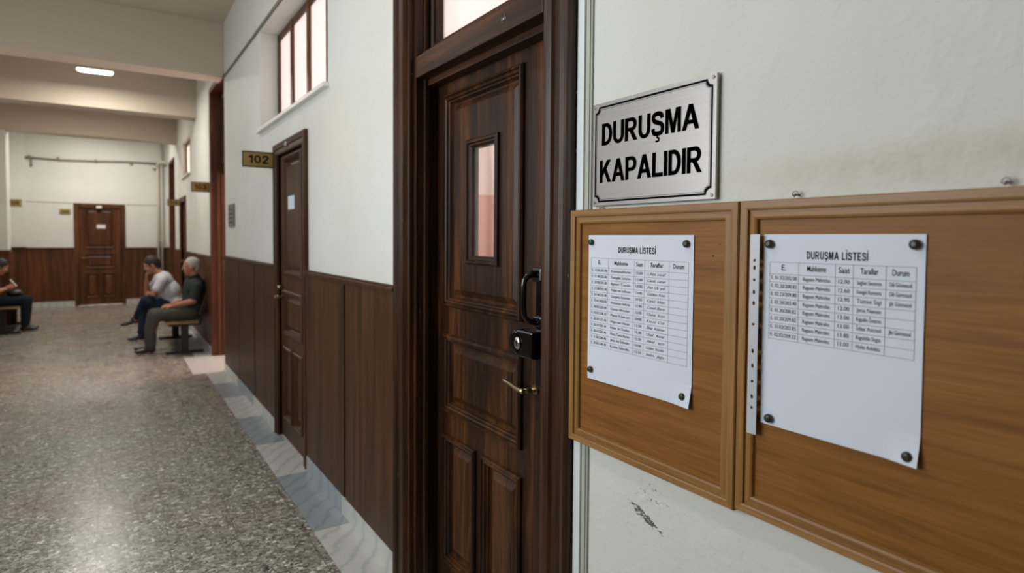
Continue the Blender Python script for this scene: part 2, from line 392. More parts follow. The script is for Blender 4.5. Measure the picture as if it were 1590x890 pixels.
GL = {
 'D': (.76, [('strip', [(0,0),(.02,0)] + _arc(.33,.5,.43,.5,-90,90) + [(.02,1),(0,1)], [(.2,.17),(.2,.17)] + _arc(.33,.5,.22,.33,-90,90) + [(.2,.83),(.2,.83)]), ('poly', [(0,0),(.2,.17),(.2,.83),(0,1)])]),
 'U': (.78, [('strip', [(0,1),(0,.36)] + _arc(.39,.37,.39,.385,180,360) + [(.78,.36),(.78,1)], [(.2,1),(.2,.36)] + _arc(.39,.37,.19,.215,180,360) + [(.58,.36),(.58,1)])]),
 'R': (.86, [('poly', [(0,0),(.2,0),(.2,1),(0,1)]), ('strip', [(.2,1)] + _arc(.49,.705,.31,.295,90,-90) + [(.2,.41)], [(.2,.84)] + _arc(.47,.705,.13,.135,90,-90) + [(.2,.57)]), ('poly', [(.33,.415),(.56,.43),(.86,0),(.62,0)])]),
 'P': (.78, [('poly', [(0,0),(.2,0),(.2,1),(0,1)]), ('strip', [(.2,1)] + _arc(.46,.685,.32,.315,90,-90) + [(.2,.37)], [(.2,.84)] + _arc(.44,.685,.14,.155,90,-90) + [(.2,.53)])]),
 'S': (.78, SS), 'Ş': (.78, SS + _stroke([(.38,.02),(.37,-.07),(.46,-.11),(.46,-.20),(.36,-.235),(.27,-.22)], .075)),
 'M': (.92, [('poly', [(0,0),(.18,0),(.18,1),(0,1)]), ('poly', [(.74,0),(.92,0),(.92,1),(.74,1)]), ('poly', [(.18,1),(.28,1),(.55,0),(.37,0),(.18,.76)]), ('poly', [(.74,1),(.64,1),(.37,0),(.55,0),(.74,.76)])]),
 'A': (.95, [('poly', [(0,0),(.215,0),(.585,1),(.365,1)]), ('poly', [(.735,0),(.95,0),(.585,1),(.365,1)]), ('poly', [(.26,.225),(.69,.225),(.63,.39),(.32,.39)])]),
 'K': (.88, [('poly', [(0,0),(.2,0),(.2,1),(0,1)]), ('poly', [(.2,.28),(.2,.56),(.58,1),(.86,1)]), ('poly', [(.36,.48),(.50,.62),(.89,0),(.64,0)])]),
 'L': (.68, [('poly', [(0,0),(.68,0),(.68,.17),(.2,.17),(.2,1),(0,1)])]), 'I': (.2, _I), 'İ': (.2, _I + [('poly', [(0,1.1),(.2,1.1),(.2,1.27),(0,1.27)])]),
 'T': (.78, [('poly', [(.29,0),(.49,0),(.49,.84),(.29,.84)]), ('poly', [(0,.84),(.78,.84),(.78,1),(0,1)])]),
 'E': (.70, [('poly', [(0,0),(.2,0),(.2,1),(0,1)]), ('poly', [(.2,0),(.70,0),(.70,.165),(.2,.165)]), ('poly', [(.2,.42),(.65,.42),(.65,.58),(.2,.58)]), ('poly', [(.2,.835),(.69,.835),(.69,1),(.2,1)])]),
 '1': (.52, [('poly', [(.30,0),(.50,0),(.50,1),(.34,1),(.30,.72)]), ('poly', [(.06,.64),(.30,.74),(.34,1),(.06,.80)])]),
 '0': (.70, [('strip', _arc(.35,.5,.35,.51,0,360,28), _arc(.35,.5,.16,.35,0,360,28))]),
 '2': (.70, _stroke([(.10,.66),(.13,.83),(.34,.91),(.56,.83),(.57,.66),(.44,.46),(.24,.26),(.12,.10)], .19) + [('poly', [(.02,0),(.68,0),(.68,.17),(.02,.17)])]),
 '3': (.70, _stroke([(.10,.72),(.15,.86),(.34,.91),(.54,.84),(.54,.64),(.32,.53)], .18) + _stroke([(.32,.53),(.56,.44),(.60,.24),(.50,.11),(.33,.08),(.14,.13),(.08,.29)], .18)),
 '4': (.74, [('poly', [(.42,0),(.60,0),(.60,1),(.42,1)]), ('poly', [(0,.23),(.74,.23),(.74,.39),(0,.39)]), ('poly', [(0,.38),(.17,.38),(.52,1),(.44,1)])]),
 '8': (.70, [('strip', _arc(.35,.73,.29,.28,0,360,24), _arc(.35,.73,.12,.12,0,360,24)), ('strip', _arc(.35,.28,.34,.29,0,360,24), _arc(.35,.28,.15,.13,0,360,24))]),
 '5': (.70, _stroke([(.14,.50),(.36,.58),(.58,.48),(.60,.28),(.48,.11),(.30,.08),(.12,.14),(.08,.26)], .18) + [('poly', [(.06,.45),(.24,.52),(.26,.84),(.64,.84),(.64,1),(.12,1)])]),
 ' ': (.30, []),
}
def add_glyphs(b, txt, mp, uL, uR, z0, z1, h, gap=.13, hf=None):
    """own bold grotesque capitals; cap height z0..z1"""
    tot = sum(GL[c][0] for c in txt) + gap*(len(txt)-1); x = 0; d = 1 if uR > uL else -1
    for ch in txt:
        w, sh = GL[ch]
        for s_ in sh:
            def V(p):
                u = uL + (x + p[0]) / tot * (uR - uL); z = z0 + p[1]*(z1 - z0); return b.bm.verts.new(mp(u, h + (hf(u, z) if hf else 0), z))
            if s_[0] == 'poly': b.bm.faces.new([V(p) for p in s_[1]]).material_index = b.mi
            else:
                A = [V(p) for p in s_[1]]; C = [V(p) for p in s_[2]]
                for k in range(len(A)-1):
                    try: b.bm.faces.new([A[k], A[k+1], C[k+1], C[k]]).material_index = b.mi
                    except ValueError: pass
        x += w + gap

# ============================================================ SHELL
OPEN1 = (7.40, 8.45); OPEN2 = (13.85, 15.05)
WIN1 = (3.547, 5.45, 2.385, 3.19); WIN2 = (10.95, 12.25, 2.52, 3.12)
DOORN = (1.42, 2.36, 0, 2.95); DOOR102 = (4.06, 4.80, 0, 2.10); DOOR104 = (11.75, 12.55, 0, 2.10)
holes = [DOORN, DOOR102, WIN1, (OPEN1[0], OPEN1[1], 0, 3.30), DOOR104, WIN2, (OPEN2[0], OPEN2[1], 0, 3.05)]
b = B().grid(MR, [BY, FY + .2], [0, CH], [(h[0], h[1], h[2] - (.5 if h[2] == 0 else 0), h[3]) for h in holes], -.20, 0)
struct('wall_right', b, 'plaster', 'long white plaster wall with brown doors, right of the corridor')
b = B().grid(ML, [BY, FY + .2], [0, CH], [(1.1, 3.1, .75, 2.85), (5.2, 7.2, .95, 3.05)], -.20, 0)
struct('wall_left', b, 'plaster', 'white plaster wall along the left of the corridor')
b = B().grid(MF, [LX - .2, D + .2], [0, CH], [(-.60, .15, -1, 2.10)], -.2, 0)
struct('wall_back', b, 'plaster', 'white wall closing the far end of the corridor')
b = B().grid(MS(BY), [LX - .2, D + .2], [0, CH], [], 0, .2)
struct('wall_front', b, 'plaster', 'plaster wall closing the near end of the corridor')
b = B(); b.box(lambda x, y, z: (x, y, z), LX - .2, .835, BY - .2, FY + .2, -.15, 0); struct('floor', b, 'terrazzo', 'speckled grey terrazzo floor with thin joints')
b = B(); b.box(lambda x, y, z: (x, y, z), LX - .2, D + .2, BY - .2, FY + .2, CH, CH + .15); struct('ceiling', b, 'ceiling', 'plain painted corridor ceiling')
for y0, y1, zb, lab in ((7.42, 7.74, 3.25, 'nearest ceiling beam crossing the corridor'), (10.07, 10.39, 3.23, 'ceiling beam just beyond the lit lamp'), (13.38, 13.70, 3.28, 'last ceiling beam before the far wall')):
    b = B().box(lambda x, y, z: (x, y, z), LX + .001, D - .001, y0, y1, zb, CH, .006)
    struct('beam', b, 'ceiling', lab)
# marble border along the right wall, alternating tiles, and marble skirting
ID = lambda x, y, z: (x, y, z)
edges = [BY, -1.5, -.7, .05, .82, 1.58, 2.34, 3.109, 3.952, 4.632, 5.403, 6.165, 6.80, 7.385]
b = B()
for i in range(len(edges) - 1):
    b.mi = (len(edges) - 1 - i + [e for e in edges].index(3.109)) % 2
    b.mi = (i - edges.index(3.109)) % 2 == 0
    b.mi = int(b.mi)
    b.box(ID, .836, D - .001, edges[i] + .0008, edges[i+1] - .0008, -.15, .0015)
b.mi = 0; b.box(ID, .71, D + 1.9, 7.386, 8.47, -.15, .0022)
ys = [8.471, 9.3, 10.1, 10.9, 11.7, 12.5, 13.3, 14.1, 15.0, FY]
for i in range(len(ys) - 1): b.mi = i % 2; b.box(ID, .836, D + (.2 if i < 9 else 0), ys[i], ys[i+1] - .001, -.15, .0012)
struct('trim_1', b, ['marble', 'marble_grey'], 'strip of white and grey marble tiles edging the terrazzo')
def run(segs, fn):
    for a, c in segs: fn(a, c)
b = B(); segs = [(BY + .01, 1.275), (2.52, 3.965), (4.91, 7.38), (8.50, 11.66), (12.66, 13.77), (15.13, FY - .01)]
for a, c in segs:
    for k in range(max(1, round((c - a) / .76))):
        n_ = max(1, round((c - a) / .76)); w = (c - a) / n_
        b.mi = (k % 2); b.box(MR, a + k*w + .0008, a + (k+1)*w - .0008, 0, .024, .0015, .098, .002)
struct('baseboard_right', b, ['marble', 'marble_grey'], 'marble skirting along the right wall')
b = B(); b.box(MF, LX + .02, -.69, 0, .03, 0, .11); b.box(MF, .235, D - .001, 0, .03, 0, .11)
struct('baseboard_back', b, 'marble', 'pale skirting along the far wall')
b = B(); b.box(ML, BY + .01, FY - .05, 0, .03, 0, .11); struct('baseboard_left', b, 'marble', 'pale skirting along the left wall')
# wooden wainscot with grooves and a cap rail
def wains(mp, a, c, grooves, top=1.262, base=.098, t=.020, cap=.036, d=1):
    b = B(); pts = [a] + [g for g in grooves if a < g < c] + [c]
    b.box(mp, a, c, .001, t - .018, base, top)
    for i in range(len(pts) - 1): b.box(mp, pts[i] + (.013 if i else 0), pts[i+1] - (.013 if i < len(pts) - 2 else 0), t - .019, t, base, top, .002)
    for h, z0, z1 in ((cap - .010, top - .012, top + .004), (cap, top + .004, top + .020), (cap - .014, top + .020, top + .028)):
        b.box(mp, a, c, .001, h, z0, z1, .003)
    return b
gs = [3.20] + [5.67, 6.45] + [9.2, 9.95, 10.7, 13.3]
for k, (a, c) in enumerate([(2.50, 3.985), (4.89, 7.385)]):
    struct('trim_%d' % (2 + k), wains(MR, a, c, gs), 'wainscot', ['brown wainscot panels between the near door and door 102', 'brown wainscot panels beyond door 102'][k])
for k, (a, c) in enumerate([(8.50, 11.66), (12.66, 13.77), (15.13, FY - .03)]):
    struct('trim_%d' % (4 + k), wains(MR, a, c, gs, 1.225), 'redwood', ['brown wainscot behind the right-hand bench', 'short run of wainscot after the third door', 'wainscot in the far right corner'][k])
for k, (a, c) in enumerate([(LX + .04, -.69), (.235, D - .025)]):
    struct('trim_%d' % (7 + k), wains(MF, a, c, [-1.48], 1.215, .11), 'redwood', ['reddish wainscot on the far wall left of its door', 'reddish wainscot on the far wall right of its door'][k])
struct('trim_9', wains(ML, BY + .02, FY - .05, [-2 + .8*i for i in range(23)], 1.225, .11), 'redwood', 'reddish wainscot along the left wall')
# pilasters
b = B().grid(lambda u, h, z: (u, 13.4 - h, z), [LX + .001, -1.50], [0, CH], [], -.42, 0)
struct('pillar', b, 'plaster', 'white pillar at the left wall beside the seated man with the phone')
b = B(); b.box(lambda u, h, z: (u, 13.4 - h, z), LX + .05, -1.49, .001, .022, .0, 1.24); b.box(ID, -1.499, -1.478, 13.38, 13.84, 0, 1.24)
struct('trim_10', b, 'redwood', 'wooden cladding round the foot of the left pillar')
b = B().box(MF, LX + .001, -1.48, .0, .10, 1.26, CH - .001)
struct('pillar', b, 'plaster', 'shallow pillar in the far left corner')

# ---------------- windows in the right wall
def window_(idx, r, npan, label, fh=-.14):
    y0, y1, z0, z1 = r
    w = root('window_%d' % idx, MR((y0+y1)/2, 0, z0), label, None, None, 'structure')
    b = B(); t = .055
    b.box(MR, y0+.001, y1-.001, fh-.03, fh, z0+.001, z0+t, .004); b.box(MR, y0+.001, y1-.001, fh-.03, fh, z1-t, z1-.001, .004)
    step = (y1 - y0) / npan
    for k in range(npan + 1):
        c = y0 + k*step; a0, a1 = (y0+.001, y0+t) if k == 0 else ((y1-t, y1-.001) if k == npan else (c-.032, c+.032))
        b.box(MR, a0, a1, fh-.032, fh+.004, z0+.001, z1-.001, .004)
    obj('window_frame', b, 'redwood', w)
    for k in range(npan):
        b = B().box(MR, y0 + k*step + .02, y0 + (k+1)*step - .02, fh-.018, fh-.014, z0+.03, z1-.03); obj('window_pane', b, 'milk', w)
    b = B().box(MR, y0 - .03, y1 + .03, -.10, .035, z0 - .028, z0 - .001, .006); obj('window_sill', b, 'white', w)
    return w
window_(1, WIN1, 4, 'high bright window with brown wooden frame above door 102')
window_(2, WIN2, 2, 'small high window farther along the right wall', -.06)
# windows of the left wall, which let the daylight in (beside and behind the camera)
for k, (y0, y1) in enumerate(((1.1, 3.1), (5.2, 7.2))):
    w = root('window_%d' % (3 + k), ML((y0+y1)/2, 0, .95 - .2*(k == 0)), None, None, None, 'structure')
    q = .2*(k == 0); b = B(); b.ring(ML, (y0, y1, .95-q, 3.05-q), [(0, -.08), (0, -.03), (.05, -.03), (.05, -.08)]); b.box(ML, (y0+y1)/2-.03, (y0+y1)/2+.03, -.08, -.03, .95-q, 3.05-q)
    obj('window_frame', b, 'redwood', w)

# ---------------- doors
PROF = [(0, -.001), (0, .010), (.005, .017), (.011, .018), (.014, .010), (.019, .013), (.025, .010), (.028, .001), (.033, -.001), (.036, -.010), (.040, -.017)]
def leaf(mp, u0, u1, hf, mat, parent, glazed=None, zt=2.125, name='door_leaf'):
    """panelled leaf, front of the stiles at h = hf"""
    w = u1 - u0
    a, c = u0 + .098*w/.775*1.0, u1 - .115*w/.775
    mid = (a + c) / 2
    pans = [(a, c, 1.222, 2.078), (a, c, .789, 1.110), (a, mid - .024, .16, .695), (mid + .024, c, .16, .695)]
    L = root(name, absloc(parent)); L.parent = parent; L.location = (0, 0, 0); ABS[L.name] = absloc(parent)
    b = B()
    b.grid(mp, [u0, u1], [.012, zt], pans, hf - .018, hf)
    core = [glazed] if glazed else []
    b.grid(mp, [u0, u1], [.012, zt], core, hf - .032, hf - .0182)
    for p in pans:
        b.ring(mp, p, [(i, hf + h) for i, h in PROF])
        if glazed and p is pans[0]:
            i = .078; g = glazed; s_ = .040
            b.loops(mp, [(p[0]+.040, p[1]-.040, p[2]+.040, p[3]-.040, hf-.0165), (p[0]+.048, p[1]-.048, p[2]+.048, p[3]-.048, hf-.0165), (p[0]+.072, p[1]-.072, p[2]+.072, p[3]-.072, hf-.003),
                         (g[0]-.032, g[1]+.032, g[2]-.032, g[3]+.032, hf-.003), (g[0]-.032, g[1]+.032, g[2]-.032, g[3]+.032, hf+.006), (g[0]-.026, g[1]+.026, g[2]-.026, g[3]+.026, hf+.011), (g[0]-.018, g[1]+.018, g[2]-.018, g[3]+.018, hf+.011),
                         (g[0]-.014, g[1]+.014, g[2]-.014, g[3]+.014, hf+.004), (g[0]-.008, g[1]+.008, g[2]-.008, g[3]+.008, hf+.003), (g[0], g[1], g[2], g[3], hf-.004), (g[0], g[1], g[2], g[3], hf-.018)], fill=False)
        else:
            b.ring(mp, p, [(.040, hf-.0165), (.048, hf-.0165), (.072, hf-.003), (.0735, hf-.001)], True)
    lf = obj('leaf_panel', b, mat, L)
    if glazed:
        g = glazed
        obj('glass_pane', B().box(mp, g[0]-.004, g[1]+.004, hf-.0095, hf-.0065, g[2]-.004, g[3]+.004), 'glass', L)
    return L
def lever(mp, u, z, h, parent, dirn=1, s=1.0):
    """brass lever on a spindle; dirn +1 points towards larger u"""
    b = B()
    b.tube([mp(u, h, z), mp(u, h+.006, z)], .0165*s, 20)
    b.tube([mp(u, h+.004, z), mp(u, h+.05*s, z)], .0085*s, 14)
    pts = [mp(u + dirn*x*s, h + .052*s + y, z + zz*s) for x, y, zz in ((-.008, 0, 0), (.012, 0, .000), (.04, .003, .004), (.07, .006, .013), (.098, .006, .016), (.115, .004, .015))]
    b.tube(pts, [.0085*s, .0092*s, .0075*s, .0068*s, .0072*s, .0055*s], 12)
    return obj('lever_handle', b, 'brass', parent)

# --- near door (door_1) with transom light
d1 = root('door_1', MR(1.89, 0, 0), 'big dark brown panelled door with glazed slit and black pull', None, None, 'structure')
HL = -.10
cprof = lambda: [(-.14, 0.001), (-.14, .026), (-.128, .034), (-.112, .030), (-.104, .020), (-.085, .024), (-.062, .022), (-.054, .030), (-.040, .036), (-.024, .034), (-.016, .018), (0, .016), (0, -.04)]
def casing(mp, u0, u1, zt, prof, mat, parent, name='door_casing'):
    """three-sided mitred casing: prof = (distance outside the opening (negative), h)"""
    b = B(); prev = None
    for i, h in prof:
        pts = [(u0 + i, 0.0), (u0 + i, zt - i), (u1 - i, zt - i), (u1 - i, 0.0)]
        vs = [b.bm.verts.new(mp(u, h, z)) for u, z in pts]
        if prev:
            for k in range(3): b.bm.faces.new([prev[k], prev[k+1], vs[k+1], vs[k]])
        prev = vs
    return obj(name, b, mat, parent)
casing(MR, 1.42, 2.36, 2.94, cprof(), 'casing', d1)
b = B()
b.box(MR, 2.33, 2.359, -.19, -.002, .001, 2.94, .002); b.box(MR, 2.352, 2.37, -.012, .018, .001, 2.94, .004)
b.box(MR, 2.315, 2.335, -.055, -.035, .001, 2.94, .003)
b.box(MR, 1.421, 1.445, -.19, -.002, .001, 2.94, .002); b.box(MR, 1.44, 1.488, -.19, -.045, .001, 2.94, .004)
b.box(MR, 1.489, 1.576, -.19, -.125, .001, 2.94, .003)
b.box(MR, 1.421, 2.359, -.19, -.002, 2.90, 2.94)
obj('door_jamb', b, 'casing', d1)
b = B(); b.box(MR, 1.445, 2.332, -.13, .002, 2.150, 2.235, .006); b.box(MR, 1.445, 2.332, -.13, -.03, 2.235, 2.262, .004)
b.box(MR, 1.445, 2.332, -.15, -.05, 2.125, 2.152, .003)
obj('transom_bar', b, 'door_h', d1)
b = B()
for du, dz, a_ in ((0, 0, .006), (.010, .004, .003), (-.010, .003, .003), (.004, -.011, .0025), (-.006, .011, .0025), (.012, -.008, .002)): b.lathe(MR(1.655 + du, .002, 2.192 + dz), (-1, 0, 0), [(a_, 0), (a_*.9, .002), (a_*.4, .003)], 12)
b.box(MR, 1.640, 1.670, .0015, .003, 2.190, 2.193)
obj('emblem_remnant', b, 'zinc', d1)
b = B().ring(MR, (1.50, 2.30, 2.262, 2.90), [(0, -.13), (0, -.055), (.010, -.050), (.022, -.055), (.026, -.07), (.036, -.075), (.036, -.10)])
b.box(MR, 2.262, 2.332, -.12, -.06, 2.262, 2.90)
obj('transom_frame', b, 'door', d1)
obj('transom_pane', B().box(MR, 1.53, 2.27, -.094, -.090, 2.29, 2.87), 'milk', d1)
LF = leaf(MR, 1.580, 2.372, HL, 'door', d1, glazed=(1.876, 2.042, 1.432, 1.842), zt=2.135)
lever(MR, 1.607, 1.010, HL, LF, 1)
b = B().prism(MR, [(1.600 + .0035*math.cos(t), .930 + .0035*math.sin(t)) for t in [k*math.pi/8 for k in range(-2, 11)]] + [(1.5975, .912), (1.6025, .912)], HL + .0002, HL + .0012)
obj('keyhole', b, 'gap', LF)
# black surface lock
b = B(); b.box(MR, 1.512, 1.600, HL, HL + .085, 1.130, 1.214, .006)
b.bm.verts.ensure_lookup_table()
b.lathe(MR(1.600, HL, 1.172), (-1, 0, 0), [(.0415, 0), (.0415, .079), (.0385, .084), (.030, .085)], 32)
lk = root('rim_lock', absloc(LF)); lk.parent = LF; lk.location = (0, 0, 0); ABS[lk.name] = absloc(LF)
b2 = b
LOCK = obj('lock_case', b2, 'black', lk)
b = B(); b.lathe(MR(1.588, HL+.085, 1.172), (-1, 0, 0), [(.0165, 0), (.0165, .003), (.013, .006), (.004, .006)], 28, 1, 1.25)
obj('cylinder', b, 'chrome', lk)
b = B().prism(MR, [(1.588 + .0032*math.cos(t), 1.175 + .0032*math.sin(t)) for t in [k*math.pi/8 for k in range(-2, 11)]] + [(1.5862, 1.163), (1.5898, 1.163)], HL + .0905, HL + .0922)
obj('key_slot', b, 'gap', lk)
b = B()
for z in (1.150, 1.180): b.lathe((D - (HL + .04), 1.512, z), (0, -1, 0), [(.0038, 0), (.0035, .0015), (.001, .002)], 14)
obj('lock_screw', b, 'zinc', lk)
# black pull handle on its strip
b = B(); b.box(MR, 1.500, 1.536, HL, HL + .054, 1.04, 1.40, .003)
b.box(MR, 1.494, 1.545, HL+.04, HL + .066, 1.366, 1.412, .008); b.box(MR, 1.498, 1.542, HL+.04, HL+.062, 1.228, 1.262, .006)
path = [(1.520, .055, 1.392), (1.522, .078, 1.391), (1.527, .093, 1.385), (1.531, .1005, 1.372), (1.533, .102, 1.355), (1.534, .102, 1.320), (1.534, .101, 1.285), (1.532, .098, 1.262), (1.527, .088, 1.248), (1.521, .055, 1.244)]
b.tube([MR(u, HL + h, z) for u, h, z in path], [.013, .0105, .0095, .009, .009, .009, .009, .009, .0095, .011], 16)
for z in (1.39, 1.335, 1.30, 1.245): b.lathe(MR(1.507, HL + (.066 if z > 1.37 or z < 1.26 else .054), z), (-1, 0, 0), [(.0032, 0), (.003, .0015), (.001, .002)], 12)
obj('pull_handle', b, 'black', LF)
# gap shade painted as a dark strip, crumbling filler, white conduit
b = B(); b.box(MR, 1.262, 1.284, .0005, .008, 0, 2.9)
b.mi = 1
for k in range(46):
    z = .4 + 2.3*random.random(); rr = .001 + .0022*random.random()
    b.bm.faces.ensure_lookup_table()
    nf = len(b.bm.faces); b.ball(MR(1.272 + .007*random.random(), .008, z), (rr*.7, rr, rr*random.uniform(1, 3)), sub=1)
    b.bm.faces.ensure_lookup_table()
    for f in b.bm.faces[nf:]: f.material_index = 1
struct('trim_11', b, ['gap', 'foam'], 'painted gap shade with crumbling filler between door casing and white conduit')
b = B(); b.box(MR, 1.248, 1.276, .0005, .0105, 0, CH - .001, .002); b.mi = 1; b.box(MR, 1.222, 1.247, .0005, .006, 0, CH - .001, .002); b.box(MR, 1.228, 1.238, .006, .009, 0, CH - .001, .001)
tag(obj('cable_trunking', b, ['pvc', 'pvc_old']), 'white upright cable trunking between the near door and the notice boards', 'cable trunking')

# --- plain doors
def plain_door(idx, mp, u0, u1, hf, wall_u, label, mat, far_is_plus=True, zt=2.10, cas=.085, lev=None, levdir=1):
    d = root('door_%d' % idx, mp((u0+u1)/2, 0, 0), label, None, None, 'structure')
    pr = [(-cas, .001), (-cas, .022), (-cas+.010, .028), (-cas*.55, .024), (-cas*.45, .018), (-.008, .020), (0, .016), (0, -.12)]
    casing(mp, u0, u1, zt, pr, mat, d)
    L = leaf(mp, u0 + .004, u1 - .004, hf, mat, d, None, zt - .006)
    if lev: lever(mp, lev[0], lev[1], hf, L, levdir)
    return d, L
d2, L2 = plain_door(2, MR, 4.06, 4.80, -.012, None, 'narrow brown panelled door marked 102', 'wainscot', lev=(4.745, 1.055), levdir=-1)
b = B(); b.tube([MR(4.745, -.012, 1.128), MR(4.745, .028, 1.128)], .012, 14); obj('door_knob', b, 'brass', L2)
tag(obj('paper_notice', B().box(MR, 4.385, 4.565, -.0145, -.0115, 1.695, 1.79), 'paper'), 'small pale notice stuck on the door marked 102', 'notice')
tag(obj('door_sensor', B().lathe(MR(4.47, .020, 2.150), (-1, 0, 0), [(.030, 0), (.026, .008), (.010, .012)], 20, 1, .65), 'disc'), 'small pale round disc on the casing above door 102', 'sensor')
d3, L3 = plain_door(3, MR, 11.75, 12.55, -.035, None, 'third brown door beyond the bench on the right wall', 'redwood', lev=(12.49, 1.05), levdir=-1)
d4, L4 = plain_door(4, MF, -.60, .15, -.02, None, 'brown panelled door in the middle of the far wall', 'redwood', lev=(-.545, 1.02), levdir=1)
struct('door_light_block', B().box(MF, -.75, .30, -.30, -.2005, 0, 2.2), 'plaster', 'unseen backing added to block light behind the far door')  # unseen box added to stop background light leaking round the far door
tag(obj('name_plate', B().box(MF, -.285, -.125, -.0222, -.015, 1.655, 1.735, .002), 'white'), 'small white name plate on the far wall door', 'name plate')
tag(obj('door_closer', B().box(MF, -.29, -.19, .024, .06, 2.085, 2.135, .005), 'white'), 'small white box on the casing of the far door', 'sensor')
tag(obj('door_threshold', B().box(MF, -.62, .17, -.03, .06, 0.0, .015, .004), 'chrome'), 'pale metal threshold strip under the far door', 'threshold')

# --- tall wood-lined openings in the right wall
def opening(name, y0, y1, zt, label, tb):
    o = root(name, MR((y0+y1)/2, 0, 0), label, None, None, 'structure')
    b = B(); b.box(MR, y1-.03, y1-.001, -.20, .0, .003, zt-.001); b.box(MR, y0+.001, y0+.02, -.20, .0, .003, zt-.001); b.box(MR, y0+.001, y1-.001, -.20, .0, zt-.03, zt-.001)
    for h in (-.17, -.115, -.06): b.box(MR, y1-.045, y1-.029, h-.014, h+.014, .003, tb, .005)
    obj('door_jamb', b, 'redwood', o)
    b = B(); b.box(MR, y1-.03, y1+.055, .001, .022, .003, zt+.03, .004); b.box(MR, y0+.03, y1-.031, .001, .022, zt-.03, zt+.03, .004); obj('door_casing', b, 'redwood', o)
    b = B().box(MR, y0+.02, y1-.03, -.19, -.11, tb, tb + .12, .006); obj('transom_bar', b, 'casing', o)
    b = B(); b.box(MR, y0+.02, y0+.09, -.15, -.10, tb+.1, zt-.03); b.box(MR, y1-.10, y1-.03, -.15, -.10, tb+.1, zt-.03); b.box(MR, y0+.02, y1-.03, -.15, -.10, zt-.10, zt-.03); b.box(MR, y0+.02, y1-.03, -.15, -.10, tb+.1, tb+.16)
    obj('transom_frame', b, 'door', o)
    obj('transom_pane', B().box(MR, y0+.08, y1-.09, -.128, -.124, tb+.14, zt-.08), 'glass', o)
    return o
opening('door_5', OPEN1[0], OPEN1[1], 3.29, 'tall open wood-lined doorway beside the bench', 2.28)
opening('door_6', OPEN2[0], OPEN2[1], 3.04, 'last tall wood-lined doorway before the far wall', 2.28)

# --- rooms behind the right wall, seen through the glass
b = B(); X0, X1 = D + .205, 4.6
b.grid(lambda u, h, z: (X1 + .1 - h, u, z), [.2, 7.0], [0, CH], [], 0, .1)
b.box(ID, X0, X1, .1, .2, 0, CH); b.box(ID, X0, X1, 7.0, 7.1, 0, CH)
struct('wall_1', b, 'room_wall', 'pale pink walls of the rooms behind the doors')
struct('floor_1', B().box(ID, X0 - .205, X1, .1, 7.1, -.15, -.001), 'marble', 'floor of the rooms behind the doors')
struct('ceiling_1', B().box(ID, X0, X1 + .1, .1, 7.1, CH, CH + .1), 'room_wall', 'ceiling of the rooms behind the doors')
b = B(); b.box(ID, X1 - .03, X1 - .001, .25, 6.95, 0, 2.07); b.box(ID, X0 + .02, X1 - .04, 6.97, 6.999, 0, 2.07)
struct('trim_12', b, 'room_dado', 'dusky pink panelling inside the room behind the glazed door')
b = B(); b.box(ID, X0, 3.9, 7.22, 7.32, 0, CH); b.box(ID, X0, 3.9, 8.55, 8.65, 0, CH); b.box(ID, 3.9, 4.0, 7.22, 8.65, 0, CH)
b.box(ID, X0, 3.9, 13.65, 13.75, 0, CH); b.box(ID, X0, 3.9, 15.15, 15.25, 0, CH); b.box(ID, 3.9, 4.0, 13.65, 15.25, 0, CH)
b.box(ID, X0, 3.9, 10.5, 10.6, 0, CH); b.box(ID, X0, 3.9, 12.8, 12.9, 0, CH); b.box(ID, 2.6, 2.7, 10.5, 12.9, 0, CH)
struct('wall_2', b, 'room_wall', 'pink walls of the side passages')
struct('floor_2', B().box(ID, D + .2, 4.0, 8.471, 15.3, -.15, -.001).box(ID, D + 1.9, 4.0, 7.2, 8.471, -.15, -.001), 'marble', 'floor of the side passages')
struct('ceiling_2', B().box(ID, D + .2, 4.0, 7.2, 15.3, CH, CH + .1), 'room_wall', 'ceiling of the side passages')

# ============================================================ NEAR OBJECTS
# --- notice boards
def board(y0, y1, z0, z1, label, name='notice_board'):
    r = root(name, MR((y0+y1)/2, 0, z0), label, 'notice board', 'oak notice boards')
    pr = [(0, .0112), (0, .027), (.002, .030), (.014, .030), (.0175, .029), (.0185, .024), (.022, .0245), (.031, .0265), (.035, .024), (.0365, .0185), (.0375, .017)]
    b = B().ring(MR, (y0, y1, z0, z1), pr)
    bm = b.bm
    bm.faces.ensure_lookup_table()
    for f in bm.faces:                       # top and bottom rails take the horizontal grain
        c = f.calc_center_median()
        dy = min(c.y - y0, y1 - c.y); dz = min(c.z - z0, z1 - c.z)
        f.material_index = 1 if dz < dy else 0
    obj('board_frame', b, ['oak_v', 'oak_h'], r)
    obj('board_panel', B().box(MR, y0+.03, y1-.03, .0114, .018, z0+.03, z1-.03), 'oak', r)
    return r
bd = board(.7545, 1.275, .966, 1.575, 'smaller oak notice board with the shorter list, beside the white trunking')
for u, z, q in ((.822, 1.467, .0022), (.806, 1.490, .0013)): obj('pin_hole', B().lathe(MR(u, .018, z), (-1, 0, 0), [(q, 0), (q, .0002)], 12), 'gap', bd)
board(.02, .7520, .972, 1.575, 'larger oak notice board with the sleeved list')
PH = .0185
def bulge(y0, y1, z0, z1, k):
    def f(u, z):
        a = (u - y0) / (y1 - y0); c = (z - z0) / (z1 - z0)
        e = 4*a*(1-a); v = .0012 + .0022*e*math.sin(3.1*c + k) ** 2 + .0015*math.sin(7*a + k)*.3
        v += .010 * max(0, .12 - c)/.12 * max(0, .18 - a)/.18
        return max(v, .0004)
    return f
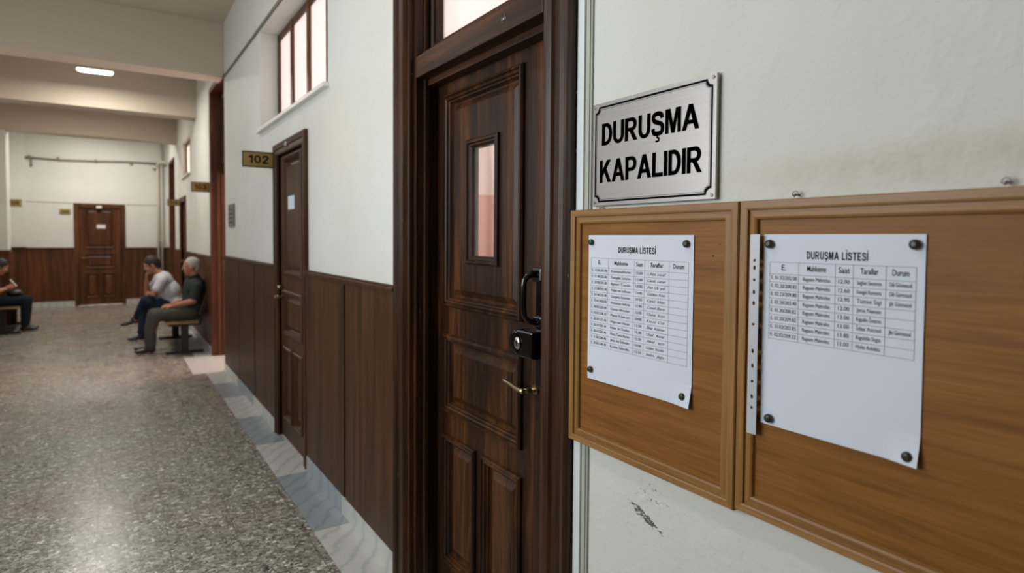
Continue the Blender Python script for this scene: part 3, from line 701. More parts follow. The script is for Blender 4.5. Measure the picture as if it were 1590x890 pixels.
def paper(y0, y1, z0, z1, k, label, skew=0.0, name='hearing_list'):
    hf = bulge(y0, y1, z0, z1, k); r = root(name, MR((y0+y1)/2, PH, z0), label, 'paper', 'hearing lists on the notice boards')
    b = B(); nu, nz = 24, 30; g = {}
    for s_, off in ((0, 0), (1, .0003)):
        for i in range(nu+1):
            for j in range(nz+1):
                u = y0 + (y1-y0)*i/nu; z = z0 + (z1-z0)*j/nz
                g[s_, i, j] = b.bm.verts.new(MR(u, PH + hf(u, z) + off, z + (skew*(u-y0) if j == 0 else 0)))
        for i in range(nu):
            for j in range(nz): f = b.bm.faces.new([g[s_, i, j], g[s_, i+1, j], g[s_, i+1, j+1], g[s_, i, j+1]])
    for i in range(nu):
        for j in (0, nz): b.bm.faces.new([g[0, i, j], g[0, i+1, j], g[1, i+1, j], g[1, i, j]])
    for j in range(nz):
        for i in (0, nu): b.bm.faces.new([g[0, i, j], g[0, i, j+1], g[1, i, j+1], g[1, i, j]])
    obj('sheet', b, 'paper', r)
    return r, hf
def gridlines(b, cols, rows, hf, w):
    def strip(u0, u1, z0, z1):
        n_ = 14 if abs(u1-u0) > abs(z1-z0) else 18
        for k in range(n_):
            t0, t1 = k/n_, (k+1)/n_
            if abs(u1-u0) > abs(z1-z0): a, c, d, e = u0+(u1-u0)*t0, u0+(u1-u0)*t1, z0, z1
            else: a, c, d, e = u0, u1, z0+(z1-z0)*t0, z0+(z1-z0)*t1
            b.face([MR(p, PH + .0007 + hf(p, q), q) for p, q in ((a, d), (c, d), (c, e), (a, e))])
    for c in cols: strip(c-w, c+w, rows[-1], rows[0])
    for r_ in rows: strip(cols[0], cols[-1], r_-w, r_+w)
def table(r, hf, cols, rows, heads, body, headrow_h, hand=None, fs=.6, headbold=.012):
    b = B(); gridlines(b, cols, rows, hf, .00035); obj('table_grid', b, 'gridink', r, recalc=False)
    def cell(b, txt, c, zr0, zr1, off, fill, shear=0.0, wmax=.86):
        cu0, cu1 = cols[c], cols[c+1]; w = cu1 - cu0; h = zr1 - zr0      # cols run in reading direction (decreasing y)
        tw = fill; m = (1 - tw) / 2
        add_text(b, txt, MR, cu0 + w*m, cu0 + w*(1-m), zr0 + h*(1-fs)/2, zr1 - h*(1-fs)/2, PH + .0009, offset=off, shear=shear, hf=hf, baseline_fit='Eg' if shear == 0 else 'Eg')
    b = B()
    for c, t in enumerate(heads): cell(b, t, c, rows[1], rows[0], headbold, (.15, .52, .62, .55, .56)[c])
    obj('heading_lettering', b, 'ink', r, recalc=False)
    b = B(); bh = B()
    for i, line in enumerate(body):
        for c, t in enumerate(line):
            if not t: continue
            if hand and c in hand: cell(bh, t, c, rows[i+2] , rows[i+1], -.002, .74, .35)
            else: cell(b, t, c, rows[i+2], rows[i+1], .0, (.88, .74, .62, .76, .74)[c], 0)
    obj('table_text', b, 'greyink', r, recalc=False)
    if hand: obj('handwriting', bh, 'penink', r, recalc=False)
    else: bh.bm.free()
# left list
p1, hf1 = paper(.870, 1.2095, 1.141, 1.510, .4, 'printed hearing list with handwritten names on the smaller board')
cols1 = [1.1985, 1.135, 1.045, 1.011, .937, .883]
top1, hb1, bot1 = 1.452, 1.428, 1.228
rows1 = [top1, hb1] + [hb1 - (hb1 - bot1)*(k+1)/13 for k in range(13)]
b = B(); add_glyphs(b, 'DURUŞMA LİSTESİ', MR, 1.100, .978, 1.4670, 1.4810, PH + .0009, hf=hf1); obj('list_title', b, 'ink', p1, recalc=False)
body1 = [('E. 10.00/202.00', 'Konuşmahkeme', '15:00', 'Ulas usal', ''), ('E. 25.40/202.00', 'Pamoglan İsmicme', '15:00', 'Canel  canan', ''), ('E. 20.00/201.00', 'Ilgısam Tosmas', '13:00', 'Fan Uç yal', ''),
         ('E. 21.00/202.00', 'Nığın ne hafınsın', '13:00', 'Gülden Aras', ''), ('E. 50.40/202.40', 'Dargına hatmen', '18:50', 'Canel  Irkan', ''), ('E. 70.45/2020.00', 'Numasın hafızın', '15:90', 'Canel Baro', ''),
         ('E. 50.09/2209.00', 'Danışı idbondur', '15:00', 'Cluna  Icon', ''), ('E. 50.03/2200.40', 'Mama 9i Junı sın', '10:00', 'Kanol  Cut', ''), ('E. 20.20/1231.40', 'Hagırı um Hamin', '13:30', 'İkkar  Kalaman', ''),
         ('E. 20.29/2201.40', 'Hidae 3n Tesdısa', '15:30', 'Ulasıl   Kanal', ''), ('E. 20.02/2201.40', 'Masa Tarla Besiei', '15:30', 'Akıd   uçn', ''), ('E. 31.00/2206.40', 'Jıhao Ad İsıbındın', '14:00', 'Gülan  Incidic', ''), ('E. 20.03/2206.40', 'Koska Szhındin', '13:50', 'balın,  Jagu', '')]
table(p1, hf1, cols1, rows1, ['E.', 'Mahkeme', 'Saat', 'Taraflar', 'Durum'], body1, .024, hand=(3,), fs=.55, headbold=.006)
# right list
p2, hf2 = paper(.4305, .7045, 1.155, 1.511, 1.7, 'hearing list with a status column, held beside a punched sleeve strip')
cols2 = [.6905, .633, .567, .537, .486, .4425]
top2, hb2, bot2 = 1.460, 1.438, 1.3175
rows2 = [top2, hb2] + [hb2 - (hb2 - bot2)*(k+1)/8 for k in range(8)]
b = B(); add_glyphs(b, 'DURUŞMA LİSTESİ', MR, .618, .514, 1.4675, 1.4810, PH + .0009, gap=.17, hf=hf2); obj('list_title', b, 'ink', p2, recalc=False)
mk = 'Ragısım Mahreles'
body2 = [('E. 01.52/202.00', mk, '12.00', 'Saıgbarı Saretmen', 'Dili Gürmesoil'), ('E. 02.30/200.83', mk, '12.60', 'Kanıgül Kanıtınes', 'Dili Gürmesoil'), ('E. 02.23/209.80', mk, '12.90', 'Tümse Sigi', 'Jilt Gürmesol'), ('E. 03.20/202.40', mk, '12.00', 'Jımıı Namin', ''),
         ('E. 01.30/200.82', mk, '13.00', 'Kıgudın İsesten', ''), ('E. 03.20/209.82', mk, '13.00', 'İdae Azcnııl', 'Jilt Gürmesol'), ('E. 31.02/203.85', mk, '13.80', 'Kagolıdin Sisgısı', ''), ('E. 02.02/209.22', mk, '13.00', 'Huleı Adıdıks', '')]
table(p2, hf2, cols2, rows2, ['E.', 'Mahkeme', 'Saat', 'Taraflar', 'Durum'], body2, .022, fs=.6, headbold=.004)
# punched plastic strip of the sleeve
b = B(); y0, y1 = .7055, .7255; zt, zb = 1.511, 1.125; cu = (y0+y1)/2
hz = [(1.462, 0), (1.448, 1), (1.425, 0), (1.402, 1), (1.381, 1), (1.341, 0), (1.290, 1), (1.262, 1), (1.232, 0), (1.203, 1), (1.182, 0)]
hz = sorted(hz, reverse=True); zs = [zt] + [(hz[i][0] + hz[i+1][0])/2 for i in range(len(hz)-1)] + [zb]
for k, (z, el) in enumerate(hz):
    za, zc = zs[k], zs[k+1]; rr = .0028; ry = rr * (1.5 if el else 1.0); N_ = 16
    circ = [(cu + rr*math.cos(2*math.pi*i/N_ + math.pi/N_), z + ry*math.sin(2*math.pi*i/N_ + math.pi/N_)) for i in range(N_)]
    def edge(p):
        dx, dz = p[0]-cu, p[1]-z; cands = []
        t = min(((y1-cu) if dx > 0 else (cu-y0)) / max(abs(dx), 1e-9), ((za-z) if dz > 0 else (z-zc)) / max(abs(dz), 1e-9))
        return (cu+dx*t, z+dz*t)
    ed = [edge(p) for p in circ]
    cor = [(y1, za), (y0, za), (y0, zc), (y1, zc)]
    for i in range(N_):
        j = (i+1) % N_; pts = [circ[i], circ[j], ed[j]]
        e0, e1 = ed[i], ed[j]
        if abs(e0[0]-e1[0]) > 1e-7 and abs(e0[1]-e1[1]) > 1e-7:
            c_ = min(cor, key=lambda c: (c[0]-(e0[0]+e1[0])/2)**2 + (c[1]-(e0[1]+e1[1])/2)**2 if ((abs(c[0]-e0[0]) < 1e-6 or abs(c[1]-e0[1]) < 1e-6) and (abs(c[0]-e1[0]) < 1e-6 or abs(c[1]-e1[1]) < 1e-6)) else 9)
            pts.append(c_)
        pts.append(e0)
        b.face([MR(p, .0315, q) for p, q in pts])
bmesh.ops.remove_doubles(b.bm, verts=b.bm.verts, dist=1e-6)
r_ = bmesh.ops.extrude_face_region(b.bm, geom=b.bm.faces[:]); bmesh.ops.translate(b.bm, verts=[v for v in r_['geom'] if isinstance(v, bmesh.types.BMVert)], vec=(-.0006, 0, 0))
NT_ = NT('punched_strip_plastic'); M['strip'] = NT_.base(lin((190, 194, 200)), .3)
obj('punched_strip', b, 'strip', p2)
# --- pins
def pin(u, z, mat, label, h=PH + .0018):
    o = B().lathe(MR(u, h, z), (-1, 0, 0), [(.0074, 0), (.0082, .002), (.0080, .0052), (.0064, .0078), (.003, .0088)], 28)
    tag(obj('board_magnet', o, mat), label, 'magnet', 'round magnets pinning the lists')
pin(1.197, 1.492, 'green', 'dark green round magnet at upper left of the handwritten list')
pin(.888, 1.491, 'olive', 'dark olive round magnet at upper right of the handwritten list')
pin(1.195, 1.166, 'olive', 'dark olive round magnet at lower left of the handwritten list')
pin(.892, 1.162, 'olive', 'dark olive round magnet at lower right of the handwritten list')
pin(.690, 1.493, 'olive', 'dark olive round magnet at upper left of the sleeved list', PH + .004)
pin(.444, 1.495, 'olive', 'dark olive round magnet at upper right of the sleeved list', PH + .004)
pin(.684, 1.168, 'olive', 'dark olive round magnet at lower left of the sleeved list', PH + .004)
pin(.446, 1.168, 'olive', 'dark olive round magnet at lower right of the sleeved list', PH + .004)
# tiny screw holes and the hanging hooks above the boards
for u, z, lab in ((.650, 1.579, 'small steel hook on top edge of the larger board, near its left end'), (.338, 1.579, 'small steel hook on top edge of the larger board, near the picture edge'), (1.178, 1.577, 'small dark hook under the metal sign, behind the smaller board')):
    b = B(); s_ = 1.0 if z > 1.578 else .55
    b.tube([MR(u, .000, z+.004*s_), MR(u, .010, z+.004*s_), MR(u, .014, z+.001*s_)], .0022*s_, 10)
    b.tube([MR(u + .005*s_*math.cos(t), .011, z + .0045*s_ + .0055*s_*math.sin(t)) for t in [k*math.pi/8 for k in range(-1, 10)]], .0014*s_, 8)
    tag(obj('wall_hook', b, 'zinc'), lab, 'hook', 'hanging hooks of the notice boards')
# --- the metal sign
sg = root('metal_sign', MR(1.0165, 0, 1.583), 'brushed metal sign with black border reading DURUŞMA KAPALIDIR, above the smaller board', 'sign')
Y0, Y1, Z0, Z1 = .825, 1.208, 1.5835, 1.841
obj('sign_plate', B().box(MR, Y0, Y1, .004, .012, Z0, Z1, .0012), 'alu', sg)
def border(b, i, w, r):
    def outline(i, r):
        u0, u1, z0, z1 = Y0+i, Y1-i, Z0+i, Z1-i; pts = []
        for cx_, cz_, a0 in ((u0, z0, 90), (u1, z0, 180), (u1, z1, 270), (u0, z1, 0)):
            for k in range(9):
                t = math.radians(a0 - k*90/8); pts.append((cx_ + r*math.cos(t), cz_ + r*math.sin(t)))
        return pts
    A, C = outline(i, r), outline(i + w, r)
    for k in range(len(A)):
        j = (k+1) % len(A); b.face([MR(p[0], .0124, p[1]) for p in (A[k], A[j], C[j], C[k])])
b = B(); border(b, .0090, .0048, .0140); border(b, .0160, .0007, .0120)
obj('sign_border', b, 'ink', sg)
b = B()
for k in (-.0008, .0008): add_glyphs(b, 'DURUŞMA', MR, 1.1725 + k, .8690 + k, 1.7340, 1.7885, .0125, gap=.09)
for k in (-.0008, .0008): add_glyphs(b, 'KAPALIDIR', MR, 1.1790 + k, .8600 + k, 1.6415, 1.6970, .0125, gap=.09)
obj('sign_lettering', b, 'ink', sg, recalc=False)
for u, z in ((Y0+.0085, Z0+.0085), (Y1-.0085, Z0+.0085), (Y0+.0085, Z1-.0085), (Y1-.0085, Z1-.0085)):
    b = B().lathe(MR(u, .012, z), (-1, 0, 0), [(.0036, 0), (.0034, .0012), (.0015, .0018)], 16); b.box(MR, u-.003, u+.003, .0137, .0141, z-.0004, z+.0004)
    obj('sign_screw', b, 'zinc', sg)

# ============================================================ CORRIDOR FITTINGS
def flag(num, Y, x0, x1, z0, z1, label):
    r = root('room_sign', (x1, Y, z0), label, 'room sign', 'golden room number signs')
    mp = MS(Y); 
    obj('sign_plate', B().box(mp, x0, x1, -.012, 0, z0, z1, .002), 'gold', r)
    b = B(); b.box(mp, x0, x1, -.013, .001, z1-.007, z1+.002); b.box(mp, x0, x1, -.013, .001, z0-.002, z0+.007); b.box(mp, x0-.002, x0+.004, -.013, .001, z0, z1)
    obj('sign_frame', b, 'blackmetal', r)
    b = B(); w = x1-x0; h = z1-z0
    add_glyphs(b, num, mp, x0 + w*.16, x0 + w*.80, z0 + h*.25, z1 - h*.22, .0012)
    obj('sign_number', b, 'ink', r, recalc=False); return r
flag('102', 4.90, .812, D - .003, 2.020, 2.135, 'golden room sign 102 jutting from the wall beside the nearer door')
flag('103', 8.52, .820, D - .02, 2.052, 2.172, 'golden room sign 103 jutting out beside the tall wood-lined doorway')
flag('104', 12.75, .840, D - .003, 2.055, 2.170, 'blurred golden room sign jutting out beside the third door')
f8 = flag('108', 15.5, -1.72, -1.502, 2.062, 2.200, 'golden room sign 108 by the pillar in the far left corner')
obj('sign_bracket', B().box(MS(15.5), LX + .001, -1.721, -.009, -.003, 2.12, 2.14), 'blackmetal', f8)
r = root('room_sign', (-.82, FY, 1.95), 'golden sign plate on the far wall, left of its door', 'room sign', 'golden room number signs')
obj('sign_plate', B().box(MF, -.925, -.735, .0, .02, 1.945, 2.050, .003), 'gold', r)
b = B(); add_glyphs(b, '105', MF, -.89, -.77, 1.972, 2.022, .0212); obj('sign_number', b, 'ink', r, recalc=False)
r = root('wall_plaque', MR(6.93, 0, 1.60), 'small grey plaque on the white wall between door 102 and the doorway', 'plaque')
obj('plaque_plate', B().box(MR, 6.76, 7.10, .0, .015, 1.60, 1.835, .003), 'alu_grey', r)
b = B()
for k in range(4): b.box(MR, 6.82, 7.05, .0148, .016, 1.64 + k*.045, 1.652 + k*.045)
obj('plaque_lines', b, 'greyink', r)
# lamps
def lamp(x, y, z=3.66, label='', power=14, col=(1, .96, .88)):
    r = root('ceiling_lamp', (x, y, z), label, 'lamp', 'oval ceiling lamps')
    b = B(); N_ = 32
    def ov(hw, hd, zz): return [(x + (hw - hd)*(1 if math.cos(t) > 0 else -1) + hd*math.cos(t), y + hd*math.sin(t), zz) for t in [2*math.pi*(k+.5)/N_ for k in range(N_)]]
    def stack(b, L):
        prev = None
        for l in L:
            vs = [b.bm.verts.new(p) for p in l]
            if prev:
                for k in range(N_): b.bm.faces.new([prev[k], prev[(k+1) % N_], vs[(k+1) % N_], vs[k]]).smooth = True
            else: b.bm.faces.new(vs[::-1])
            prev = vs
        b.bm.faces.new(prev)
    stack(b, [ov(.20, .055, z+.055), ov(.20, .055, z+.03), ov(.19, .045, z+.028)]); obj('lamp_base', b, 'white', r)
    b = B(); stack(b, [ov(.185, .042, z+.028), ov(.185, .042, z+.01), ov(.17, .03, z)]); obj('lamp_diffuser', b, 'lamp', r)
    for q in (-.12, .12): obj('lamp_stem', B().tube([(x+q, y, z+.05), (x+q, y, CH)], .006, 8), 'white', r)
    l = bpy.data.lights.new('lamp_light', 'AREA'); l.shape = 'ELLIPSE'; l.size = .36; l.size_y = .08; l.energy = power; l.color = col; l.spread = math.pi
    o = bpy.data.objects.new('lamp_light', l); COL.objects.link(o); o.parent = r; o.location = (0, 0, -.004)
    return r
lamp(-.155, 9.27, 3.52, 'small glowing oval lamp under the ceiling before the middle beam', 34, (1, .95, .88))
lamp(-.30, 14.5, 3.66, 'glowing oval lamp in the last bay by the far wall', 46, (1, .94, .90))
lamp(-.30, 11.9, 3.66, 'glowing oval lamp in the bay over the phone user', 24, (1, .89, .82))
lamp(-.30, 5.3, 3.72, 'glowing oval lamp in the bay nearest the big dark door', 6, (1, .98, .94))
lamp(-.45, 2.2, 3.72, 'glowing oval lamp in the bay by the notice boards', 15, (1, .98, .95))
# cables and pipes
b = B(); b.tube([(D-.012, 3.3, 3.20), (D-.012, 5.5, 3.215), (D-.012, 7.40, 3.235)], .010, 10)
tag(obj('wall_cable', b, 'cable'), 'grey cable running high along the right wall over the window', 'cable')
b = B(); b.tube([(-1.47, FY-.03, 3.085), (-.9, FY-.03, 3.07), (-.3, FY-.03, 3.09), (.3, FY-.03, 3.12), (.84, FY-.03, 3.12)], .018, 10)
for x in (-1.4, -.93, -.28, .35): b.box(MF, x-.02, x+.02, 0, .055, 3.06, 3.13, .004)
b.tube([(-1.37, FY-.03, 3.08), (-1.37, FY-.03, 2.90)], .014, 10)
tag(obj('wall_conduit', b, 'cable'), 'grey conduit running across the top of the far wall', 'conduit')
tag(obj('cable_strip', B().box(MF, -1.47, -.70, 0, .012, 2.185, 2.205), 'pipe'), 'thin painted cable strip from the far door to the corner pillar', 'cable')
tag(obj('cable_strip', B().box(MF, .26, .84, 0, .012, 2.185, 2.205), 'pipe'), 'thin painted cable strip from the far door to the corner pipes', 'cable')
b = B(); b.tube([(.865, FY-.06, .0), (.865, FY-.06, 3.02), (.865, FY-.06, 3.10), (.90, FY-.10, 3.14), (.98, FY-.3, 3.14)], .028, 14)
b.tube([(.935, FY-.05, .0), (.935, FY-.05, CH)], .020, 12)
for z in (.5, 1.4, 2.3): b.box(MF, .83, .96, 0, .075, z, z+.02)
b.tube([(.75, FY-.05, 3.03), (.865, FY-.06, 3.05)], .045, 12)
tag(obj('wall_pipe', b, 'pipe'), 'pair of cream upright pipes in the far right corner', 'pipe')

# --- benches
def bench(x0, y0, y1, label, flip=False, name='waiting_bench'):
    """seat front at x0 facing -x; built at origin frame then turned"""
    c = Vector((x0, (y0+y1)/2, 0)); s_ = -1 if flip else 1
    def q(x, y, z): return (x0 + s_*x, y, z)
    r = root(name, (x0, (y0+y1)/2, 0), label, 'bench', 'waiting benches along the walls')
    mp = lambda u, h, z: q(h, u, z)
    b = B(); b.box(mp, y0, y1, 0, .36, .389, .404, .005); obj('seat', b, 'bench_wood', r)
    b = B(); b.prism(lambda u, h, z: q(u, h, z), [(.385, .47), (.396, .467), (.486, .748), (.475, .752)], y0 + (.04 if flip else .24), y1 - (.24 if flip else .04)); obj('backrest', b, 'bench_wood', r)
    for yy in (y0 + .14, y1 - .16):
        b = B(); b.box(mp, yy-.03, yy+.03, -.005, .425, 0, .032, .006); obj('foot', b, 'blackmetal', r)
        b = B(); b.box(mp, yy-.03, yy+.03, .165, .255, .03, .36, .006); obj('leg', b, 'blackmetal', r)
        b = B(); b.box(mp, yy-.02, yy+.02, .03, .38, .352, .385, .004)
        b.prism(lambda u, h, z: q(u, h, z), [(.36, .36), (.40, .36), (.50, .74), (.478, .745)], yy-.015, yy+.015); obj('back_bracket', b, 'blackmetal', r)
    b = B(); b.box(mp, y0+.05, y1-.05, .18, .24, .345, .37, .004); obj('beam_rail', b, 'blackmetal', r)
    return r
bench(.545, 8.68, 10.36, 'wooden bench on black steel feet under the two seated men')
bench(-1.20, 11.72, 13.30, 'wooden bench on black steel feet by the left wall under the phone user', True)

# ============================================================ PEOPLE
def solid(name, b, mat, parent, voxel=.008, smooth=4):
    me = bpy.data.meshes.new('tmp'); b.bm.to_mesh(me); b.bm.free()
    o = bpy.data.objects.new('tmp', me); COL.objects.link(o)
    m = o.modifiers.new('r', 'REMESH'); m.mode = 'VOXEL'; m.voxel_size = voxel
    if smooth: s_ = o.modifiers.new('s', 'SMOOTH'); s_.iterations = smooth; s_.factor = .5
    dg = bpy.context.evaluated_depsgraph_get(); dg.update()
    me2 = bpy.data.meshes.new_from_object(o.evaluated_get(dg)); bpy.data.objects.remove(o); bpy.data.meshes.remove(me)
    me2.name = name
    return objme(name, me2, mat, parent, True)
def frame(f, up):
    f = Vector(f).normalized(); r = f.cross(Vector(up)).normalized(); u = r.cross(f).normalized()
    return f, r, u
def head(b, c, f, up, s=1.0):
    c = Vector(c); f, r, u = frame(f, up); rot = Matrix((f, r, u)).transposed()
    P = lambda a, l, h: c + f*a*s + r*l*s + u*h*s
    b.ball(P(-.008, 0, .018), (.098*s, .076*s, .100*s), rot)        # skull
    b.ball(P(.022, 0, -.045), (.062*s, .056*s, .070*s), rot)        # face
    b.ball(P(.052, 0, -.092), (.026*s, .030*s, .022*s), rot)        # chin
    b.ball(P(.080, 0, .012), (.014*s, .050*s, .012*s), rot)         # brow
    b.caps(P(.086, 0, .004), .008*s, P(.104, 0, -.026), .012*s)     # nose
    b.ball(P(.084, 0, -.056), (.011*s, .024*s, .006*s), rot); b.ball(P(.081, 0, -.067), (.010*s, .021*s, .006*s), rot)
    for k in (-1, 1):
        b.ball(P(.060, k*.040, -.030), (.026*s, .020*s, .020*s), rot)
        b.ball(P(-.004, k*.078, -.012), (.018*s, .008*s, .032*s), rot)
def eyes(c, f, up, parent, s=1.0):
    c = Vector(c); f, r, u = frame(f, up); b = B()
    b.bm.free()
    for k in (-1, 1): obj('eye', B().ball(c + f*.079*s + r*k*.031*s + u*-.008*s, .0105*s, sub=2), 'white', parent, True)
def hair(c, f, up, parent, mat, s=1.0, thick=1.06):
    c = Vector(c); f, r, u = frame(f, up); rot = Matrix((f, r, u)).transposed(); P = lambda a, l, h: c + f*a*s + r*l*s + u*h*s
    b = B(); b.ball(P(-.020, 0, .034), (.096*s*thick, .077*s*thick, .094*s*thick), rot); b.ball(P(-.060, 0, -.020), (.050*s, .062*s, .066*s), rot)
    for k in (-1, 1): b.ball(P(.000, k*.066, .012), (.034*s, .014*s, .040*s), rot)
    solid('hair', b, mat, parent, .006, 3)
def hand(b, w, d, n, side=1, curl=.6, s=1.0):
    """w wrist, d finger direction, n back-of-hand normal; fingers curl away from n"""
    w = Vector(w); d = Vector(d).normalized(); n = Vector(n).normalized(); l = d.cross(n).normalized() * side; n = l.cross(d).normalized() * side
    rot = Matrix((d, l, n)).transposed()
    b.ball(w + d*.045*s, (.050*s, .040*s, .017*s), rot, 2)
    for k, (off, L) in enumerate(((-.030, .068), (-.010, .078), (.010, .073), (.029, .058))):
        p = w + d*.082*s + l*off*s; dirs = d
        for seg, (fr, rr) in enumerate(((.45, .0098), (.32, .0090), (.23, .0082))):
            a = curl * (seg + .5) * .8; dd = (d*math.cos(a) - n*math.sin(a)).normalized(); q = p + dd*L*fr*s
            b.caps(p, rr*s, q, rr*.93*s); p = q
    p = w + d*.022*s - l*.030*s; q = p + (d*.6 - l*.75 - n*.25).normalized()*.036*s; t = q + (d*.85 - l*.25 - n*.4).normalized()*.030*s
    b.caps(p, .014*s, q, .0115*s); b.caps(q, .0115*s, t, .0095*s)
def shoe(b, ank, toe):
    a, t = Vector(ank), Vector(toe); d = (t - a).normalized(); up = Vector((0, 0, 1)); up = (up - d*up.dot(d)).normalized(); r = d.cross(up)
    rot = Matrix((d, r, up)).transposed()
    b.ball(a - d*.015 + up*.005, (.052, .040, .042), rot, 2); b.ball(a + (t-a)*.5, (.085, .042, .032), rot, 2); b.ball(a + (t-a)*.78, (.062, .046, .027), rot, 2)
    b.ball(a + up*.030, (.042, .038, .040), rot, 2)
def person(loc, label, J, skinparts):
    r = root('person', loc, label, 'person'); return r

# person in the dark polo: faces -x, hands clasped in the lap
r = person((.75, 9.1, 0), 'grey-haired seated person in dark polo and grey trousers, hands in lap', None, None)
Hc, Hf, Hu = (.865, 9.12, 1.095), (-1, -.05, -.06), (-.03, 0, 1)
b = B(); head(b, Hc, Hf, Hu)
b.caps((.885, 9.12, 1.02), .056, (.912, 9.12, .90), .062)
b.caps((.905, 9.12, .84), .12, (.885, 9.12, .52), .13); 
for s_ in (-1, 1): b.caps((.905, 9.12 + s_*.10, .86), .07, (.918, 9.12 + s_*.165, .845), .058)
arm = {-1: [(.918, 8.945, .845), (.865, 8.90, .655), (.640, 9.045, .590)], 1: [(.918, 9.295, .845), (.875, 9.35, .655), (.640, 9.205, .595)]}
for s_ in (-1, 1):
    a_ = arm[s_]; b.caps(a_[0], .052, a_[1], .042); b.caps(a_[1], .042, a_[2], .028)
hand(b, arm[-1][2], (-.82, .55, -.05), (-.2, -.2, 1), 1, .9); hand(b, arm[1][2], (-.85, -.45, .0), (-.2, .2, 1), -1, .8)
for s_ in (-1, 1):
    b.caps((.87, 9.12 + s_*.09, .475), .088, (.44, 9.12 + s_*.13, .478), .058); b.caps((.44, 9.12 + s_*.13, .478), .056, (.385, 9.12 + s_*.12, .10), .04)
solid('body', b, 'skin', r, .007, 3)
eyes(Hc, Hf, Hu, r); hair(Hc, Hf, Hu, r, 'hair_grey', 1.0, 1.03)
b = B(); b.ball((.908, 9.12, .80), (.128, .185, .125)); b.ball((.888, 9.12, .62), (.138, .172, .17)); b.caps((.905, 9.12, .945), .076, (.905, 9.12, .86), .10)
b.ball((.885, 9.12, .50), (.142, .175, .10))
for s_ in (-1, 1):
    a_ = arm[s_]; A, C_ = Vector(a_[0]), Vector(a_[1]); b.caps((.908, 9.12 + s_*.11, .845), .082, A, .070); b.caps(A, .070, A.lerp(C_, .72), .062)
b.caps((.905, 9.12, .84), .136, (.885, 9.12, .56), .142)
for s_ in (-1, 1): b.caps((.905, 9.12 + s_*.10, .862), .084, (.918, 9.12 + s_*.165, .845), .074)
solid('polo_shirt', b, 'polo', r, .009, 4)
b = B(); b.tube([(.91 + .070*math.cos(t), 9.12 + .066*math.sin(t), .945 - .02*math.cos(t)) for t in [2*math.pi*k/16 for k in range(17)]], .014, 8); obj('collar', b, 'polo', r, True)
b = B(); b.ball((.87, 9.12, .475), (.14, .18, .085))
for s_ in (-1, 1):
    b.caps((.86, 9.12 + s_*.09, .483), .098, (.435, 9.12 + s_*.13, .482), .074); b.caps((.435, 9.12 + s_*.13, .478), .074, (.390, 9.12 + s_*.12, .30), .066); b.caps((.390, 9.12 + s_*.12, .30), .066, (.385, 9.12 + s_*.12, .095), .062)
solid('trousers', b, 'trouser', r, .009, 4)
for s_ in (-1, 1):
    b = B(); shoe(b, (.380, 9.12 + s_*.12, .045), (.235, 9.12 + s_*.14, .038)); solid('shoe', b, 'shoe', r, .007, 2)

# person in the pale T-shirt: hunched forward, legs crossed, hand at the mouth
r = person((.6, 10.08, 0), 'dark-haired seated person in pale T-shirt and jeans, hunched, hand at mouth', None, None)
Hc, Hf, Hu = (.455, 10.06, 1.085), (-.93, -.02, -.38), (-.35, 0, .93)
b = B(); head(b, Hc, Hf, Hu)
b.caps((.49, 10.06, 1.03), .054, (.575, 10.06, .935), .060)
b.caps((.59, 10.06, .87), .115, (.73, 10.06, .55), .125)
armA = {-1: [(.575, 9.885, .875), (.475, 9.87, .690), (.425, 10.09, .672)], 1: [(.565, 10.235, .88), (.405, 10.20, .675), (.395, 10.125, .865)]}
for s_ in (-1, 1):
    a_ = armA[s_]; b.caps((.58, 10.06 + s_*.10, .89), .07, a_[0], .056); b.caps(a_[0], .052, a_[1], .042); b.caps(a_[1], .042, a_[2], .027)
hand(b, armA[-1][2], (-.25, .95, .05), (-.8, -.2, .5), 1, .9); hand(b, armA[1][2], (-.05, -.25, .95), (-.95, 0, -.05), 1, 1.2)
b.caps((.73, 9.97, .49), .09, (.385, 10.10, .585), .058); b.caps((.385, 10.10, .585), .056, (.262, 10.24, .305), .038)
b.caps((.73, 10.15, .475), .09, (.375, 10.18, .465), .058); b.caps((.375, 10.18, .465), .056, (.325, 10.17, .10), .038)
solid('body', b, 'skin', r, .007, 3)
eyes(Hc, Hf, Hu, r); hair(Hc, Hf, Hu, r, 'hair_dark', 1.0, 1.07)
b = B(); b.ball((.60, 10.06, .86), (.125, .185, .115), Matrix.Rotation(.5, 3, 'Y')); b.ball((.685, 10.06, .72), (.135, .178, .17), Matrix.Rotation(-.5, 3, 'Y')); b.ball((.735, 10.06, .56), (.125, .17, .12)); b.caps((.565, 10.06, .93), .066, (.60, 10.06, .86), .09)
for s_ in (-1, 1):
    a_ = armA[s_]; A, C_ = Vector(a_[0]), Vector(a_[1]); b.caps((.59, 10.06 + s_*.11, .875), .082, A, .070); b.caps(A, .070, A.lerp(C_, .62), .066)
b.caps((.59, 10.06, .875), .130, (.72, 10.06, .58), .138)
for s_ in (-1, 1): b.caps((.58, 10.06 + s_*.10, .892), .084, (.572, 10.06 + s_*.172, .878), .072)
solid('t_shirt', b, 'tee', r, .009, 4)
b = B(); b.ball((.735, 10.06, .485), (.135, .175, .095))
b.caps((.72, 9.97, .495), .096, (.380, 10.10, .590), .070); b.caps((.380, 10.10, .590), .070, (.275, 10.225, .340), .052)
b.caps((.72, 10.15, .480), .096, (.370, 10.18, .468), .070); b.caps((.370, 10.18, .468), .070, (.325, 10.17, .12), .052)
solid('jeans', b, 'jeans', r, .009, 4)
b = B(); shoe(b, (.245, 10.26, .275), (.095, 10.27, .235)); solid('shoe', b, 'shoe', r, .007, 2)
b = B(); shoe(b, (.318, 10.17, .045), (.175, 10.16, .038)); solid('shoe', b, 'shoe', r, .007, 2)

